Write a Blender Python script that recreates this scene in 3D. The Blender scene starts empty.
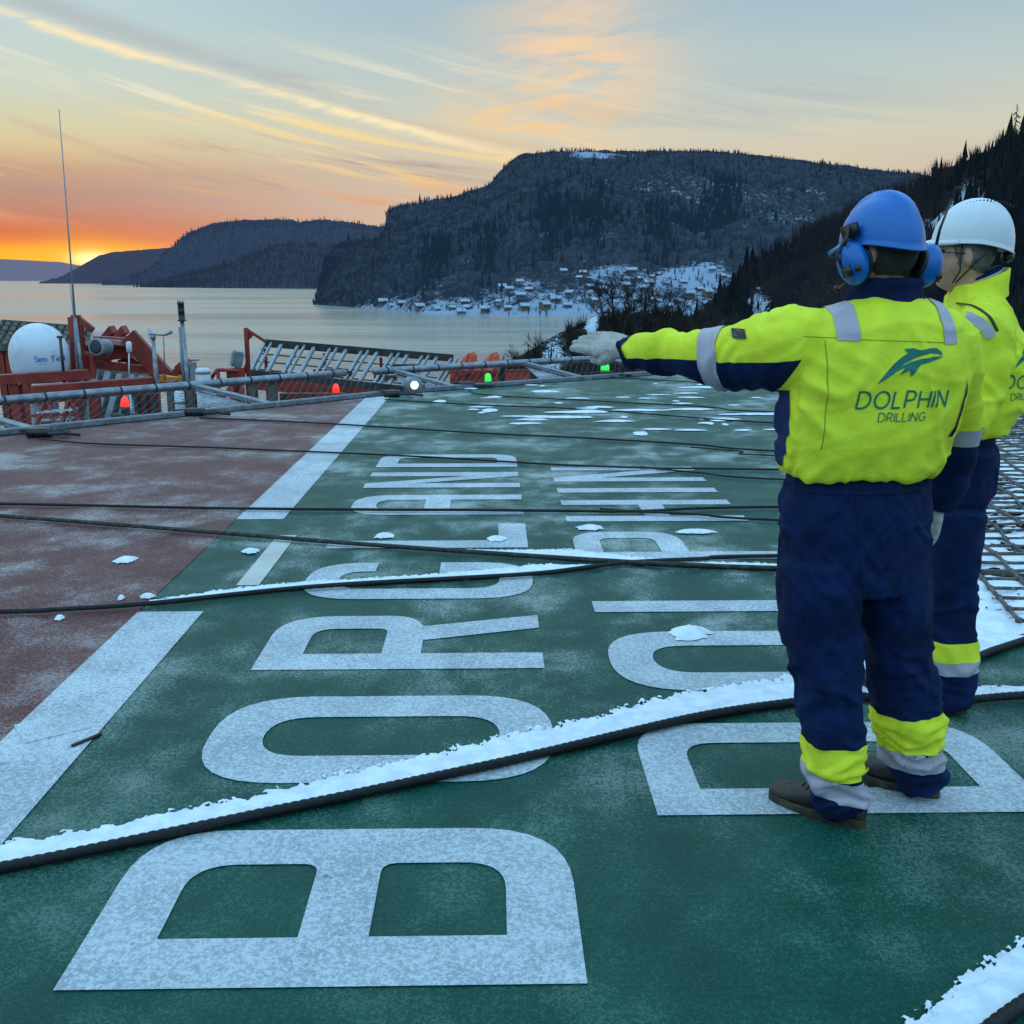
import bpy, bmesh, math, random
from mathutils import Vector, Matrix, noise
from mathutils.bvhtree import BVHTree
random.seed(7)
R = math.radians
scene = bpy.context.scene
C = scene.collection

# ------------------------------------------------------------------ camera
F = 1027.0; PT = R(12.8); H = 1.65; TH = R(1.1)
cam = bpy.data.cameras.new('camera')
cam.sensor_width = 36; cam.lens = F / 1024 * 36
cam.clip_start = 0.05; cam.clip_end = 90000
co = bpy.data.objects.new('camera', cam); C.objects.link(co)
co.location = (0, 0, H); co.rotation_euler = (R(90) - PT, 0, 0)
scene.camera = co

def gp(px, py, z=0.0):
    """point of the horizontal plane z under a photo position"""
    a = math.atan((py - 512) / F) + PT
    Y = (H - z) / math.tan(a)
    zc = Y * math.cos(PT) + (H - z) * math.sin(PT)
    return Vector(((px - 512) / F * zc, Y, z))
def at(px, py, Y):
    """point at distance Y"""
    a = math.atan((py - 512) / F) + PT
    z = H - Y * math.tan(a)
    zc = Y * math.cos(PT) + (H - z) * math.sin(PT)
    return Vector(((px - 512) / F * zc, Y, z))
def dk(u, v, z=0.0):
    """deck frame (u across the lettering, v along it) -> world"""
    return Vector((u * math.cos(TH) - v * math.sin(TH), u * math.sin(TH) + v * math.cos(TH), z))
def lin(r, g, b):
    f = lambda c: (c / 255 / 12.92) if c / 255 <= .04045 else ((c / 255 + .055) / 1.055) ** 2.4
    return (f(r), f(g), f(b), 1)

# ------------------------------------------------------------------ node helper
class S:
    def __init__(s, nt, k): s.nt = nt; s.k = k
    def _m(s, op, *a, clamp=False):
        n = s.nt.nodes.new('ShaderNodeMath'); n.operation = op; n.use_clamp = clamp
        for i, x in enumerate((s,) + a):
            if isinstance(x, S): s.nt.links.new(x.k, n.inputs[i])
            else: n.inputs[i].default_value = x
        return S(s.nt, n.outputs[0])
    def __add__(s, o): return s._m('ADD', o)
    def __sub__(s, o): return s._m('SUBTRACT', o)
    def __mul__(s, o): return s._m('MULTIPLY', o)
    def __truediv__(s, o): return s._m('DIVIDE', o)
    def step(s, a, b):
        n = s.nt.nodes.new('ShaderNodeMapRange'); n.interpolation_type = 'SMOOTHSTEP'
        s.nt.links.new(s.k, n.inputs['Value']); n.inputs['From Min'].default_value = a; n.inputs['From Max'].default_value = b
        return S(s.nt, n.outputs['Result'])
    def gauss(s, w): return (s * s * (-1.0 / (w * w)))._m('EXPONENT')
def comb(nt, x, y, z):
    n = nt.nodes.new('ShaderNodeCombineXYZ')
    for i, v in enumerate((x, y, z)):
        if isinstance(v, S): nt.links.new(v.k, n.inputs[i])
        else: n.inputs[i].default_value = v
    return n.outputs[0]
def noi(nt, vec, scale, detail=3, rough=.5, dist=0.0):
    n = nt.nodes.new('ShaderNodeTexNoise'); n.inputs['Scale'].default_value = scale
    n.inputs['Detail'].default_value = detail; n.inputs['Roughness'].default_value = rough; n.inputs['Distortion'].default_value = dist
    if vec is not None: nt.links.new(vec, n.inputs['Vector'])
    return S(nt, n.outputs[0])
def mixc(nt, f, a, b):
    n = nt.nodes.new('ShaderNodeMix'); n.data_type = 'RGBA'
    if isinstance(f, S): nt.links.new(f.k, n.inputs[0])
    else: n.inputs[0].default_value = f
    for i, v in ((6, a), (7, b)):
        if isinstance(v, (tuple, list)): n.inputs[i].default_value = tuple(v)[:3] + (1,)
        else: nt.links.new(v, n.inputs[i])
    return n.outputs[2]
def ramp(nt, s, stops):
    n = nt.nodes.new('ShaderNodeValToRGB'); nt.links.new(s.k, n.inputs[0])
    e = n.color_ramp.elements
    while len(e) < len(stops): e.new(.5)
    for el, (p, c) in zip(e, stops): el.position = p; el.color = c
    return n.outputs[0]
def geo(nt):
    n = nt.nodes.new('ShaderNodeNewGeometry'); return n.outputs['Position']
def mapped(nt, vec, sc, rot=(0, 0, 0)):
    n = nt.nodes.new('ShaderNodeMapping'); nt.links.new(vec, n.inputs[0]); n.inputs['Scale'].default_value = sc; n.inputs['Rotation'].default_value = rot
    return n.outputs[0]
def newmat(name):
    m = bpy.data.materials.new(name); m.use_nodes = True
    return m, m.node_tree, m.node_tree.nodes['Principled BSDF']
def bump(nt, bs, s, strength, dist):
    n = nt.nodes.new('ShaderNodeBump'); n.inputs['Strength'].default_value = strength; n.inputs['Distance'].default_value = dist
    nt.links.new(s.k, n.inputs['Height']); nt.links.new(n.outputs[0], bs.inputs['Normal'])
def mat(name, col, rough=.6, metal=0, var=.25, vs=6, bs_=0, bd=.002, emit=None, es=0, dirt=None):
    m, nt, b = newmat(name)
    tc = nt.nodes.new('ShaderNodeTexCoord').outputs['Object']
    n = noi(nt, tc, vs, 5, .6)
    c2 = tuple(min(1, c * (1 + var)) for c in col[:3]); c1 = tuple(c * (1 - var) for c in col[:3])
    c = mixc(nt, n.step(.3, .7), c1, c2)
    if dirt: c = mixc(nt, noi(nt, tc, vs * 2.3, 6, .7).step(.52, .68) * dirt[1], c, dirt[0])
    nt.links.new(c, b.inputs['Base Color'])
    b.inputs['Roughness'].default_value = rough; b.inputs['Metallic'].default_value = metal
    if bs_: bump(nt, b, noi(nt, tc, bs_, 4, .6), .5, bd)
    if emit:
        b.inputs['Emission Color'].default_value = tuple(emit) + (1,); b.inputs['Emission Strength'].default_value = es
    return m

# ------------------------------------------------------------------ object helpers
def link(o, parent=None):
    C.objects.link(o)
    if parent is not None: o.parent = parent
    return o
def obj(name, bm, m, parent=None, smooth=True, loc=None):
    me = bpy.data.meshes.new(name)
    if isinstance(bm, tuple): me.from_pydata(bm[0], [], bm[1])
    else: bm.normal_update(); bm.to_mesh(me); bm.free()
    for x in (m if isinstance(m, list) else [m]): me.materials.append(x)
    if smooth: me.polygons.foreach_set('use_smooth', [True] * len(me.polygons))
    o = bpy.data.objects.new(name, me)
    if parent is not None:
        pl = parent
        off = Vector((0, 0, 0))
        while pl is not None: off += pl.location; pl = pl.parent
        if off.length > 0: me.transform(Matrix.Translation(-off))
    elif loc is not None:
        me.transform(Matrix.Translation(-Vector(loc))); o.location = loc
    return link(o, parent)
def tag(o, label=None, cat=None, group=None, kind=None):
    if label: o['label'] = label
    if cat: o['category'] = cat
    if group: o['group'] = group
    if kind: o['kind'] = kind
    return o
def thing(name, label, cat, loc, group=None):
    o = bpy.data.objects.new(name, None); o.empty_display_size = .1
    link(o); o.location = loc
    return tag(o, label, cat, group)
def dup(root, loc, label=None):
    r = root.copy(); C.objects.link(r); r.location = loc
    if label: r['label'] = label
    for ch in list(root.children):
        c = ch.copy(); C.objects.link(c); c.parent = r
        for g in list(ch.children):
            d = g.copy(); C.objects.link(d); d.parent = c
    return r
def box(bm, c, s, rot=None):
    c = Vector(c); v = []
    for dx in (-.5, .5):
        for dy in (-.5, .5):
            for dz in (-.5, .5):
                p = Vector((dx * s[0], dy * s[1], dz * s[2]))
                if rot is not None: p = rot @ p
                v.append(bm.verts.new(c + p))
    for f in ((0, 1, 3, 2), (4, 6, 7, 5), (0, 4, 5, 1), (2, 3, 7, 6), (0, 2, 6, 4), (1, 5, 7, 3)): bm.faces.new([v[i] for i in f])
def beam(bm, a, b, w, h, up=Vector((0, 0, 1))):
    a = Vector(a); b = Vector(b); d = b - a
    x = d.normalized(); y = up.cross(x)
    if y.length < 1e-4: y = Vector((1, 0, 0)).cross(x)
    y.normalize(); z = x.cross(y)
    M = Matrix((x, y, z)).transposed()
    box(bm, (a + b) / 2, (d.length, w, h), M)
def ring_loft(bm, rings, cap=True):
    """rings: list of lists of points"""
    vs = [[bm.verts.new(p) for p in r] for r in rings]
    n = len(vs[0])
    for i in range(len(vs) - 1):
        for j in range(n):
            bm.faces.new((vs[i][j], vs[i][(j + 1) % n], vs[i + 1][(j + 1) % n], vs[i + 1][j]))
    if cap:
        bm.faces.new(list(reversed(vs[0]))); bm.faces.new(vs[-1])
def tube(bm, pts, r, n=8, flat=1.0):
    pts = [Vector(p) for p in pts]
    if not isinstance(r, (list, tuple)): r = [r] * len(pts)
    rings = []; side = None
    for i, p in enumerate(pts):
        t = (pts[min(i + 1, len(pts) - 1)] - pts[max(i - 1, 0)])
        t = t.normalized() if t.length > 1e-9 else Vector((1, 0, 0))
        if side is None:
            side = t.cross(Vector((0, 0, 1)))
            if side.length < 1e-3: side = Vector((1, 0, 0))
        side = side - t * side.dot(t)
        side.normalize(); up = side.cross(t)
        rings.append([p + side * math.cos(2 * math.pi * k / n) * r[i] + up * math.sin(2 * math.pi * k / n) * r[i] * flat for k in range(n)])
    ring_loft(bm, rings)
def crm(pts, m=6):
    """Catmull-Rom through tuples/vectors of any length"""
    pts = [tuple(p) for p in pts]; out = []
    q = [tuple(2 * a - b for a, b in zip(pts[0], pts[1]))] + pts + [tuple(2 * a - b for a, b in zip(pts[-1], pts[-2]))]
    for i in range(1, len(q) - 2):
        for k in range(m):
            t = k / m
            out.append(tuple(.5 * (2 * b + (c - a) * t + (2 * a - 5 * b + 4 * c - d) * t * t + (3 * b - a - 3 * c + d) * t ** 3)
                             for a, b, c, d in zip(q[i - 1], q[i], q[i + 1], q[i + 2])))
    out.append(pts[-1]); return out
def lathe(bm, c, prof, n=20, M=None):
    """prof: (r, z)"""
    c = Vector(c); rings = []
    for r, z in prof:
        rg = []
        for k in range(n):
            p = Vector((r * math.cos(2 * math.pi * k / n), r * math.sin(2 * math.pi * k / n), z))
            if M is not None: p = M @ p
            rg.append(c + p)
        rings.append(rg)
    ring_loft(bm, rings)
def mesh_of(bm, name='t'):
    me = bpy.data.meshes.new(name); bm.to_mesh(me); bm.free(); return me
def remesh(bm, voxel, smooth=2, factor=.5):
    bmesh.ops.recalc_face_normals(bm, faces=bm.faces)
    o = bpy.data.objects.new('work', mesh_of(bm)); C.objects.link(o)
    md = o.modifiers.new('r', 'REMESH'); md.mode = 'VOXEL'; md.voxel_size = voxel
    if smooth:
        s = o.modifiers.new('s', 'SMOOTH'); s.factor = factor; s.iterations = smooth
    dg = bpy.context.evaluated_depsgraph_get(); dg.update()
    me = bpy.data.meshes.new_from_object(o.evaluated_get(dg))
    old = o.data; bpy.data.objects.remove(o); bpy.data.meshes.remove(old)
    b = bmesh.new(); b.from_mesh(me); bpy.data.meshes.remove(me); b.normal_update()
    return b
def displace(bm, fn):
    bm.normal_update()
    mv = [(v, v.normal * fn(v.co, v.normal)) for v in bm.verts]
    for v, d in mv: v.co += d
    bm.normal_update()
def fr(p, o=4): return noise.fractal(p, 1.0, 2.0, o)
def crease(p, w_=.16):
    n = noise.noise(p); return math.exp(-(n / w_) ** 2) - .42
def ridged(p):
    return .62 - 2 * abs(noise.noise(p))

# ------------------------------------------------------------------ render & world
scene.view_settings.view_transform = 'Standard'; scene.view_settings.look = 'None'; scene.view_settings.exposure = 0
w = bpy.data.worlds.new('World'); scene.world = w; w.use_nodes = True
nt = w.node_tree; nt.nodes.clear()
out = nt.nodes.new('ShaderNodeOutputWorld'); bg = nt.nodes.new('ShaderNodeBackground'); nt.links.new(bg.outputs[0], out.inputs[0])
tc = nt.nodes.new('ShaderNodeTexCoord').outputs['Generated']
sp = nt.nodes.new('ShaderNodeSeparateXYZ'); nt.links.new(tc, sp.inputs[0])
X, Y, Z = (S(nt, sp.outputs[i]) for i in range(3))
el = Z._m('ARCSINE') * 57.2958
az = X._m('ARCTAN2', Y) * 57.2958
te = (el / 16.0)._m('MAXIMUM', 0.0)
wob = noi(nt, comb(nt, az * .05, el * .15, 0.0), 1.0, 4, .55)
tw = te + (wob - .5) * .10
rl = ramp(nt, tw, [(0, lin(238, 160, 105)), (.07, lin(255, 182, 45)), (.10, lin(246, 152, 58)), (.135, lin(212, 122, 84)), (.18, lin(186, 132, 116)), (.27, lin(180, 145, 134)), (.34, lin(196, 162, 136)), (.40, lin(214, 196, 156)),
                   (.46, lin(212, 208, 174)), (.56, lin(200, 213, 200)), (.76, lin(188, 211, 214)), (1, lin(180, 206, 216))])
rr = ramp(nt, tw, [(0, lin(230, 196, 160)), (.2, lin(210, 186, 166)), (.34, lin(206, 192, 172)), (.46, lin(208, 207, 188)), (.62, lin(188, 203, 201)), (.8, lin(168, 193, 203)), (1, lin(158, 185, 202))])
skyc = mixc(nt, az.step(-24, -3), rl, rr)
# streaky clouds
lv = el + az * (el * .011 + .09)
n1 = noi(nt, comb(nt, az * .06, lv * 1.05, 3.0), 1.0, 6, .62, .7)
n2 = noi(nt, comb(nt, az * .05, lv * .8, 9.0), 1.0, 5, .6, .6)
n3 = noi(nt, comb(nt, az * .16, (el - az * .1) * .8, 5.0), 1.0, 6, .62, .6)
low = (el.step(10.0, 6.5) * el.step(1.8, 3.0))
lt = n1.step(.50, .66) * az.step(12, -6) * el.step(2.2, 3.4) * el.step(12.5, 9.0) * .85
skyc = mixc(nt, lt, skyc, mixc(nt, el.step(7.5, 9), mixc(nt, el.step(3.8, 6), lin(226, 160, 118), lin(250, 218, 152)), lin(238, 231, 204)))
skyc = mixc(nt, n2.step(.53, .72) * low * az.step(6, -8) * .8, skyc, lin(158, 136, 138))
# the long streak and its grey partner
ln = el - (az + 13.4) * -.228 - 9.45 + (n3 - .5) * .9
sk = ln.gauss(.24) * az.step(3, -6) * n3.step(.3, .55)
skyc = mixc(nt, sk * .95, skyc, lin(255, 236, 190))
gk = (ln - .85).gauss(.6) * az.step(-5, -13) * n1.step(.28, .55)
skyc = mixc(nt, gk * .6, skyc, lin(172, 176, 180))
# centre clouds
cb = ((az - 3.2).gauss(4.6)) * ((el - 11.0).gauss(3.6))
skyc = mixc(nt, (cb * (n3.step(.26, .62)) * 1.0)._m('MINIMUM', .9), skyc, lin(247, 210, 168))
cb2 = ((az - 1.0).gauss(4.0)) * ((el - 8.3).gauss(1.5))
skyc = mixc(nt, cb2 * n3.step(.4, .6) * .9, skyc, lin(252, 206, 140))
skyc = mixc(nt, (az - 12).gauss(9.0) * (el - 8.6).gauss(1.6) * n2.step(.42, .6) * .55, skyc, lin(168, 180, 186))
skyc = mixc(nt, (az - 14).gauss(7.0) * (el - 5.8).gauss(1.3) * .5, skyc, lin(226, 206, 178))
# red band near the sun
rb = (el - 2.4).gauss(.85) * az.step(-6, -16) * n1.step(.25, .5)
skyc = mixc(nt, rb * .3, skyc, lin(216, 98, 62))
# sun glow (sun stands on the horizon behind the far headland)
SA, SE = R(-21.7), R(1.0)
sd = Vector((math.sin(SA) * math.cos(SE), math.cos(SA) * math.cos(SE), math.sin(SE)))
gl = ((az + 21.7) * (az + 21.7) * .16 + (el - .95) * (el - .95))._m('SQRT')
skyc = mixc(nt, ((az + 24) * .16)._m('POWER', 2.0)._m('MULTIPLY', -1.0)._m('EXPONENT') * (el - 1.15).gauss(.42) * .8, skyc, (1.0, .50, .05, 1))
skyc = mixc(nt, gl.gauss(.95) * .85, skyc, (1.0, .52, .06, 1))
skyc = mixc(nt, gl.gauss(.36), skyc, (1.6, 1.25, .55, 1))
# blue dusk sky overhead and behind the camera, brightness added to light the men
amb = mixc(nt, el.step(45, 85), (.60, 1.08, 1.50, 1), (.42, .82, 1.20, 1))
amb = mixc(nt, ((X * -1.0).step(-.9, .9) * .38), amb, (.80, 1.35, 1.80, 1))
amb = mixc(nt, (el.step(20, 6) * Y.step(.45, .1)), amb, (.16, .24, .34, 1))  # low rear band darkened to bring out the folds
up = el.step(14, 38)
back = Y.step(.35, -.25)
upb = (up + back)._m('MINIMUM', 1.0)
skyc = mixc(nt, upb, skyc, amb)
nis = nt.nodes.new('ShaderNodeTexSky'); nis.sky_type = 'NISHITA'; nis.sun_disc = False
nis.sun_elevation = SE; nis.sun_rotation = SA
a2 = nt.nodes.new('ShaderNodeMix'); a2.data_type = 'RGBA'; a2.blend_type = 'ADD'; a2.inputs[0].default_value = .004
nt.links.new(skyc, a2.inputs[6]); nt.links.new(nis.outputs[0], a2.inputs[7])
nt.links.new(a2.outputs[2], bg.inputs[0]); bg.inputs[1].default_value = 1.0
sl = bpy.data.lights.new('sun', 'SUN'); sl.energy = .35; sl.angle = R(.6); sl.color = (1, .62, .35)
so = bpy.data.objects.new('sun', sl); C.objects.link(so)
so.rotation_euler = (-Vector((sd.x, sd.y, math.sin(R(.3)))).normalized()).to_track_quat('-Z', 'Y').to_euler()

# ------------------------------------------------------------------ materials
def frosty(name, base, dark, amount=1.0, rough=.5, fr_col=(.60, .63, .62), salt=.42, salt_col=(.05, .145, .130), t0=.46, chips=False, sc=1.0):
    m, nt, b = newmat(name)
    p = geo(nt)
    big = noi(nt, p, .9, 4, .6)
    mid = noi(nt, mapped(nt, p, (1, .8, 1)), 3.4, 5, .65)
    fine = noi(nt, p, 150 * sc, 3, .75)
    fine2 = noi(nt, p, 62 * sc, 4, .75)
    sp = fine * .55 + fine2 * .45
    c = mixc(nt, (mid * .6 + big * .4).step(.36, .64), dark, base)
    c = mixc(nt, (sp + mid * .16 - .08).step(t0, t0 + .12) * salt, c, salt_col)
    patch = (big * .6 + mid * .4).step(.40, .66)
    yy = nt.nodes.new('ShaderNodeSeparateXYZ'); nt.links.new(p, yy.inputs[0]); dist = S(nt, yy.outputs[1]).step(1.5, 6.0)
    f = (sp + patch * .13 + dist * .01).step(.555, .625) * (patch * .85 + .15) * (dist * .86 + .14)  # more frost farther out, partly painting the sky's sparkle into the colour
    c = mixc(nt, f * amount, c, fr_col)
    if chips: c = mixc(nt, (noi(nt, p, 16, 6, .75)).step(.635, .68) * .55, c, (.02, .07, .06))
    nt.links.new(c, b.inputs['Base Color'])
    nt.links.new((f * .25 + rough).k, b.inputs['Roughness'])
    b.inputs['Specular IOR Level'].default_value = .18
    bump(nt, b, sp, .55, .004)
    return m
M_green = frosty('green_deck_paint', (.0015, .072, .046), (.001, .047, .033), .62, salt=.30, salt_col=(.04, .145, .12))
M_red = frosty('red_deck_paint', (.125, .030, .030), (.080, .021, .022), .5, salt=.35, salt_col=(.24, .14, .14))
M_white = frosty('white_deck_paint', (.34, .39, .43), (.27, .32, .36), .55, fr_col=(.72, .77, .80), salt=.85, salt_col=(.56, .61, .65), t0=.44, chips=True, sc=.85)
M_cream = frosty('cream_marker_paint', (.55, .55, .50), (.42, .42, .38), .2, salt=.5, salt_col=(.7, .7, .66))
M_snow, nt_, b_ = newmat('snow')
pz = geo(nt_)
nt_.links.new(mixc(nt_, noi(nt_, pz, 14, 4).step(.35, .65), (.66, .72, .80), (.80, .85, .90)), b_.inputs['Base Color']); b_.inputs['Roughness'].default_value = .75
bump(nt_, b_, noi(nt_, pz, 45, 4, .65), .5, .006)
M_rope = mat('dark_rope', (.006, .007, .009), .8, var=.5, vs=30, bs_=180, dirt=((.2, .23, .25), .12))
M_strap = mat('tan_rope', (.028, .028, .024), .85, var=.5, vs=20, bs_=150, dirt=((.25, .26, .24), .3))
M_netrope = mat('net_rope', (.10, .085, .075), .85, var=.4, vs=15, bs_=120, dirt=((.4, .42, .45), .4))
M_hose = mat('black_rubber', (.003, .004, .006), .75, var=.4, vs=25, bs_=90, dirt=((.3, .33, .36), .04))
M_galv = mat('galvanised_steel', (.22, .25, .29), .42, .55, .3, 9, 60, .001, dirt=((.12, .10, .09), .4))
M_wire = mat('net_wire', (.10, .11, .12), .5, .5, .2, 9)
M_lash = mat('black_lashing', (.02, .022, .026), .7, var=.4, vs=30)
M_redp = mat('red_rig_paint', (.26, .028, .018), .5, 0, .35, 3, 40, .002, dirt=((.10, .035, .02), .6))
M_orange = mat('orange_paint', (.62, .085, .045), .45, 0, .2, 3, dirt=((.22, .05, .03), .4))
M_pink = mat('faded_red_plate', (.40, .20, .21), .45, 0, .2, 4, dirt=((.15, .06, .05), .4))
M_darks = mat('dark_steel', (.035, .04, .042), .6, .2, .4, 6, 40, .002, dirt=((.12, .08, .05), .5))
M_wood = mat('weathered_grating', (.085, .085, .072), .8, 0, .45, 5, 30, .004, dirt=((.2, .18, .14), .5))
M_greyp = mat('grey_panel_paint', (.24, .28, .31), .5, .1, .2, 5, dirt=((.1, .09, .08), .5))
M_dome = mat('radome_white', (.62, .68, .76), .35, 0, .05, 2, dirt=((.45, .47, .48), .4))
M_whitep = mat('white_enamel', (.60, .65, .70), .4, 0, .08, 3, dirt=((.35, .3, .25), .4))
M_bluet = mat('blue_lettering', (.01, .20, .48), .5, 0, .1)
M_black = mat('black_plastic', (.012, .012, .014), .4, 0, .3, 20)
M_lred = mat('red_lamp_glass', (.6, .02, .01), .2, emit=(1, .03, .012), es=1.6)
M_lgreen = mat('green_lamp_glass', (.02, .6, .05), .2, emit=(.04, .9, .08), es=1.0)
M_lwhite = mat('lamp_glass_lit', (.9, .85, .7), .2, emit=(1, .83, .52), es=2.2)
M_yellowp = mat('yellow_orange_paint', (.65, .22, .03), .5, 0, .3, 10)
# clothing
def cloth(name, c, rough=.8, wr=.35, emit=0, soil=.25, scale=260, cr=9):
    m, nt, b = newmat(name)
    tc = nt.nodes.new('ShaderNodeTexCoord').outputs['Object']
    n = noi(nt, tc, 7, 5, .6)
    cc = mixc(nt, n.step(.3, .7), tuple(x * (1 - soil) for x in c), c)
    nt.links.new(cc, b.inputs['Base Color']); b.inputs['Roughness'].default_value = rough
    b.inputs['Specular IOR Level'].default_value = .25
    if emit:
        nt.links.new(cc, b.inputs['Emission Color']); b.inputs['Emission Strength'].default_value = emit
    cre = noi(nt, mapped(nt, tc, (1.3, 1, 1)), cr, 3, .45, .25)
    rn = nt.nodes.new('ShaderNodeTexNoise'); rn.noise_type = 'RIDGED_MULTIFRACTAL'; rn.normalize = True; rn.inputs['Scale'].default_value = cr * .75; rn.inputs['Detail'].default_value = 1.5; rn.inputs['Roughness'].default_value = .35; rn.inputs['Distortion'].default_value = .35
    nt.links.new(mapped(nt, tc, (1.25, 1, .8), (.3, .5, .2)), rn.inputs['Vector'])
    h = cre * wr + S(nt, rn.outputs[0]) * (wr * .55) + noi(nt, tc, scale, 2) * .03
    bump(nt, b, h, .9, .05)
    return m
M_hi = cloth('hi_vis_yellow', (.72, .84, .040), .75, emit=.05, soil=.16)  # faint glow added to imitate fluorescent cloth
M_navy = cloth('navy_cotton', (.0022, .016, .078), .9, soil=.5, wr=.5)
M_navyl = cloth('faded_navy_cotton', (.02, .035, .12), .85, soil=.3)
M_refl = cloth('reflective_tape', (.46, .42, .48), .35, wr=.12, soil=.1)
M_glove = cloth('work_glove_leather', (.52, .50, .45), .8, wr=.4, soil=.4, cr=22)
M_boot = mat('boot_leather', (.034, .023, .018), .6, 0, .4, 25, 120, .002)
M_sole = mat('boot_sole', (.045, .038, .02), .7, 0, .5, 30)
M_skin, nt_, b_ = newmat('skin')
tco = nt_.nodes.new('ShaderNodeTexCoord').outputs['Object']
nt_.links.new(mixc(nt_, noi(nt_, tco, 18, 4).step(.35, .65), (.44, .22, .155), (.54, .30, .215)), b_.inputs['Base Color'])
b_.inputs['Roughness'].default_value = .5; b_.inputs['Subsurface Weight'].default_value = .12; b_.inputs['Subsurface Radius'].default_value = (.01, .004, .002)
M_hair = mat('dark_hair', (.014, .012, .011), .7, 0, .5, 60, 200, .003)
M_hairg = mat('grey_brown_hair', (.12, .105, .09), .7, 0, .5, 70, 220, .003)
M_hblue = mat('blue_helmet_shell', (.001, .135, .47), .3, 0, .06, 4, dirt=((.02, .13, .45), .3))
M_hwhite = mat('white_helmet_shell', (.66, .71, .76), .28, 0, .04, 4)
M_teal = mat('teal_print', (.005, .17, .13), .7, 0, .1, 40)
M_seam = mat('seam_green', (.26, .42, .02), .9, 0, .2, 40)  # dark yellow-green of the jacket seams

# ------------------------------------------------------------------ sea and land
SEA = -26.0
bm = bmesh.new()
ys = [-400, -50, 20, 60, 120, 250, 500, 900, 1600, 3000, 6000, 12000, 30000, 70000]
rows = [[bm.verts.new((x * max(1, 1), y, SEA)) for x in (-60000, -8000, -2000, -500, 0, 500, 2000, 8000, 60000)] for y in ys]
for i in range(len(rows) - 1):
    for j in range(8): bm.faces.new((rows[i][j], rows[i][j + 1], rows[i + 1][j + 1], rows[i + 1][j]))
M_sea, nt_, b_ = newmat('fjord_water')
p = geo(nt_)
b_.inputs['Base Color'].default_value = (.30, .285, .235, 1); b_.inputs['Roughness'].default_value = .16
b_.inputs['Specular IOR Level'].default_value = .5
wv = noi(nt_, mapped(nt_, p, (.35, 1, 1), (0, 0, .25)), .35, 4, .6) * .5 + noi(nt_, mapped(nt_, p, (.12, .5, 1), (0, 0, -.15)), .09, 3, .55) * 1.1
calm = noi(nt_, mapped(nt_, p, (.15, 1, 1), (0, 0, .12)), .009, 4, .6).step(.4, .62)
bn = nt_.nodes.new('ShaderNodeBump'); bn.inputs['Distance'].default_value = 1.4
nt_.links.new(wv.k, bn.inputs['Height']); nt_.links.new((calm * .3 + .85).k, bn.inputs['Strength']); nt_.links.new(bn.outputs[0], b_.inputs['Normal'])
nt_.links.new((calm * .14 + .12).k, b_.inputs['Roughness'])
tag(obj('sea', bm, M_sea), 'calm pale fjord water reflecting the sunset sky', kind='structure')
tag(obj('seabed_ground', ([(-60000, -400, SEA - 30), (60000, -400, SEA - 30), (60000, 70000, SEA - 30), (-60000, 70000, SEA - 30)], [(0, 1, 2, 3)]), mat('seabed_mud', (.05, .05, .04))), kind='structure')

def hillmat(name, dark, mid, snow, haze, hz, nsc, snow_t=.58, sa=1.0, streak=1.0):
    m, nt, b = newmat(name); p = geo(nt)
    n1 = noi(nt, p, nsc, 6, .65); n2 = noi(nt, mapped(nt, p, (1, 1, .25 * streak)), nsc * 6, 5, .7)
    n3 = noi(nt, p, nsc * 22, 3, .7)
    c = mixc(nt, n2.step(.35, .65), dark, mid)
    at_ = nt.nodes.new('ShaderNodeAttribute'); at_.attribute_name = 'snow'
    sa_ = S(nt, at_.outputs['Fac'])
    f = (n1 * .35 + n2 * .35 + n3 * .3 + sa_ * .3).step(snow_t, snow_t + .06)
    c = mixc(nt, f * sa, c, snow)
    nt.links.new(c, b.inputs['Base Color']); b.inputs['Roughness'].default_value = .9; b.inputs['Specular IOR Level'].default_value = .1
    add_haze(nt, b, haze, hz)
    return m
def add_haze(nt, b, haze, hz):  # distance haze painted in as a constant blue-grey emission per material
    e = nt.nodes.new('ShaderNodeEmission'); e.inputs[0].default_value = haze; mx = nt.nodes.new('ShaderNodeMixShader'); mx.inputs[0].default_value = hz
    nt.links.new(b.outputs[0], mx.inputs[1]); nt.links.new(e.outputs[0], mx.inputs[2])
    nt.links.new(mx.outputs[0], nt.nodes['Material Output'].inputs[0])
def interp(tab, x):
    if x <= tab[0][0]: return tab[0][1:]
    for a, b in zip(tab, tab[1:]):
        if x <= b[0]:
            t = (x - a[0]) / (b[0] - a[0]); return tuple(p + (q - p) * t for p, q in zip(a[1:], b[1:]))
    return tab[-1][1:]
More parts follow.
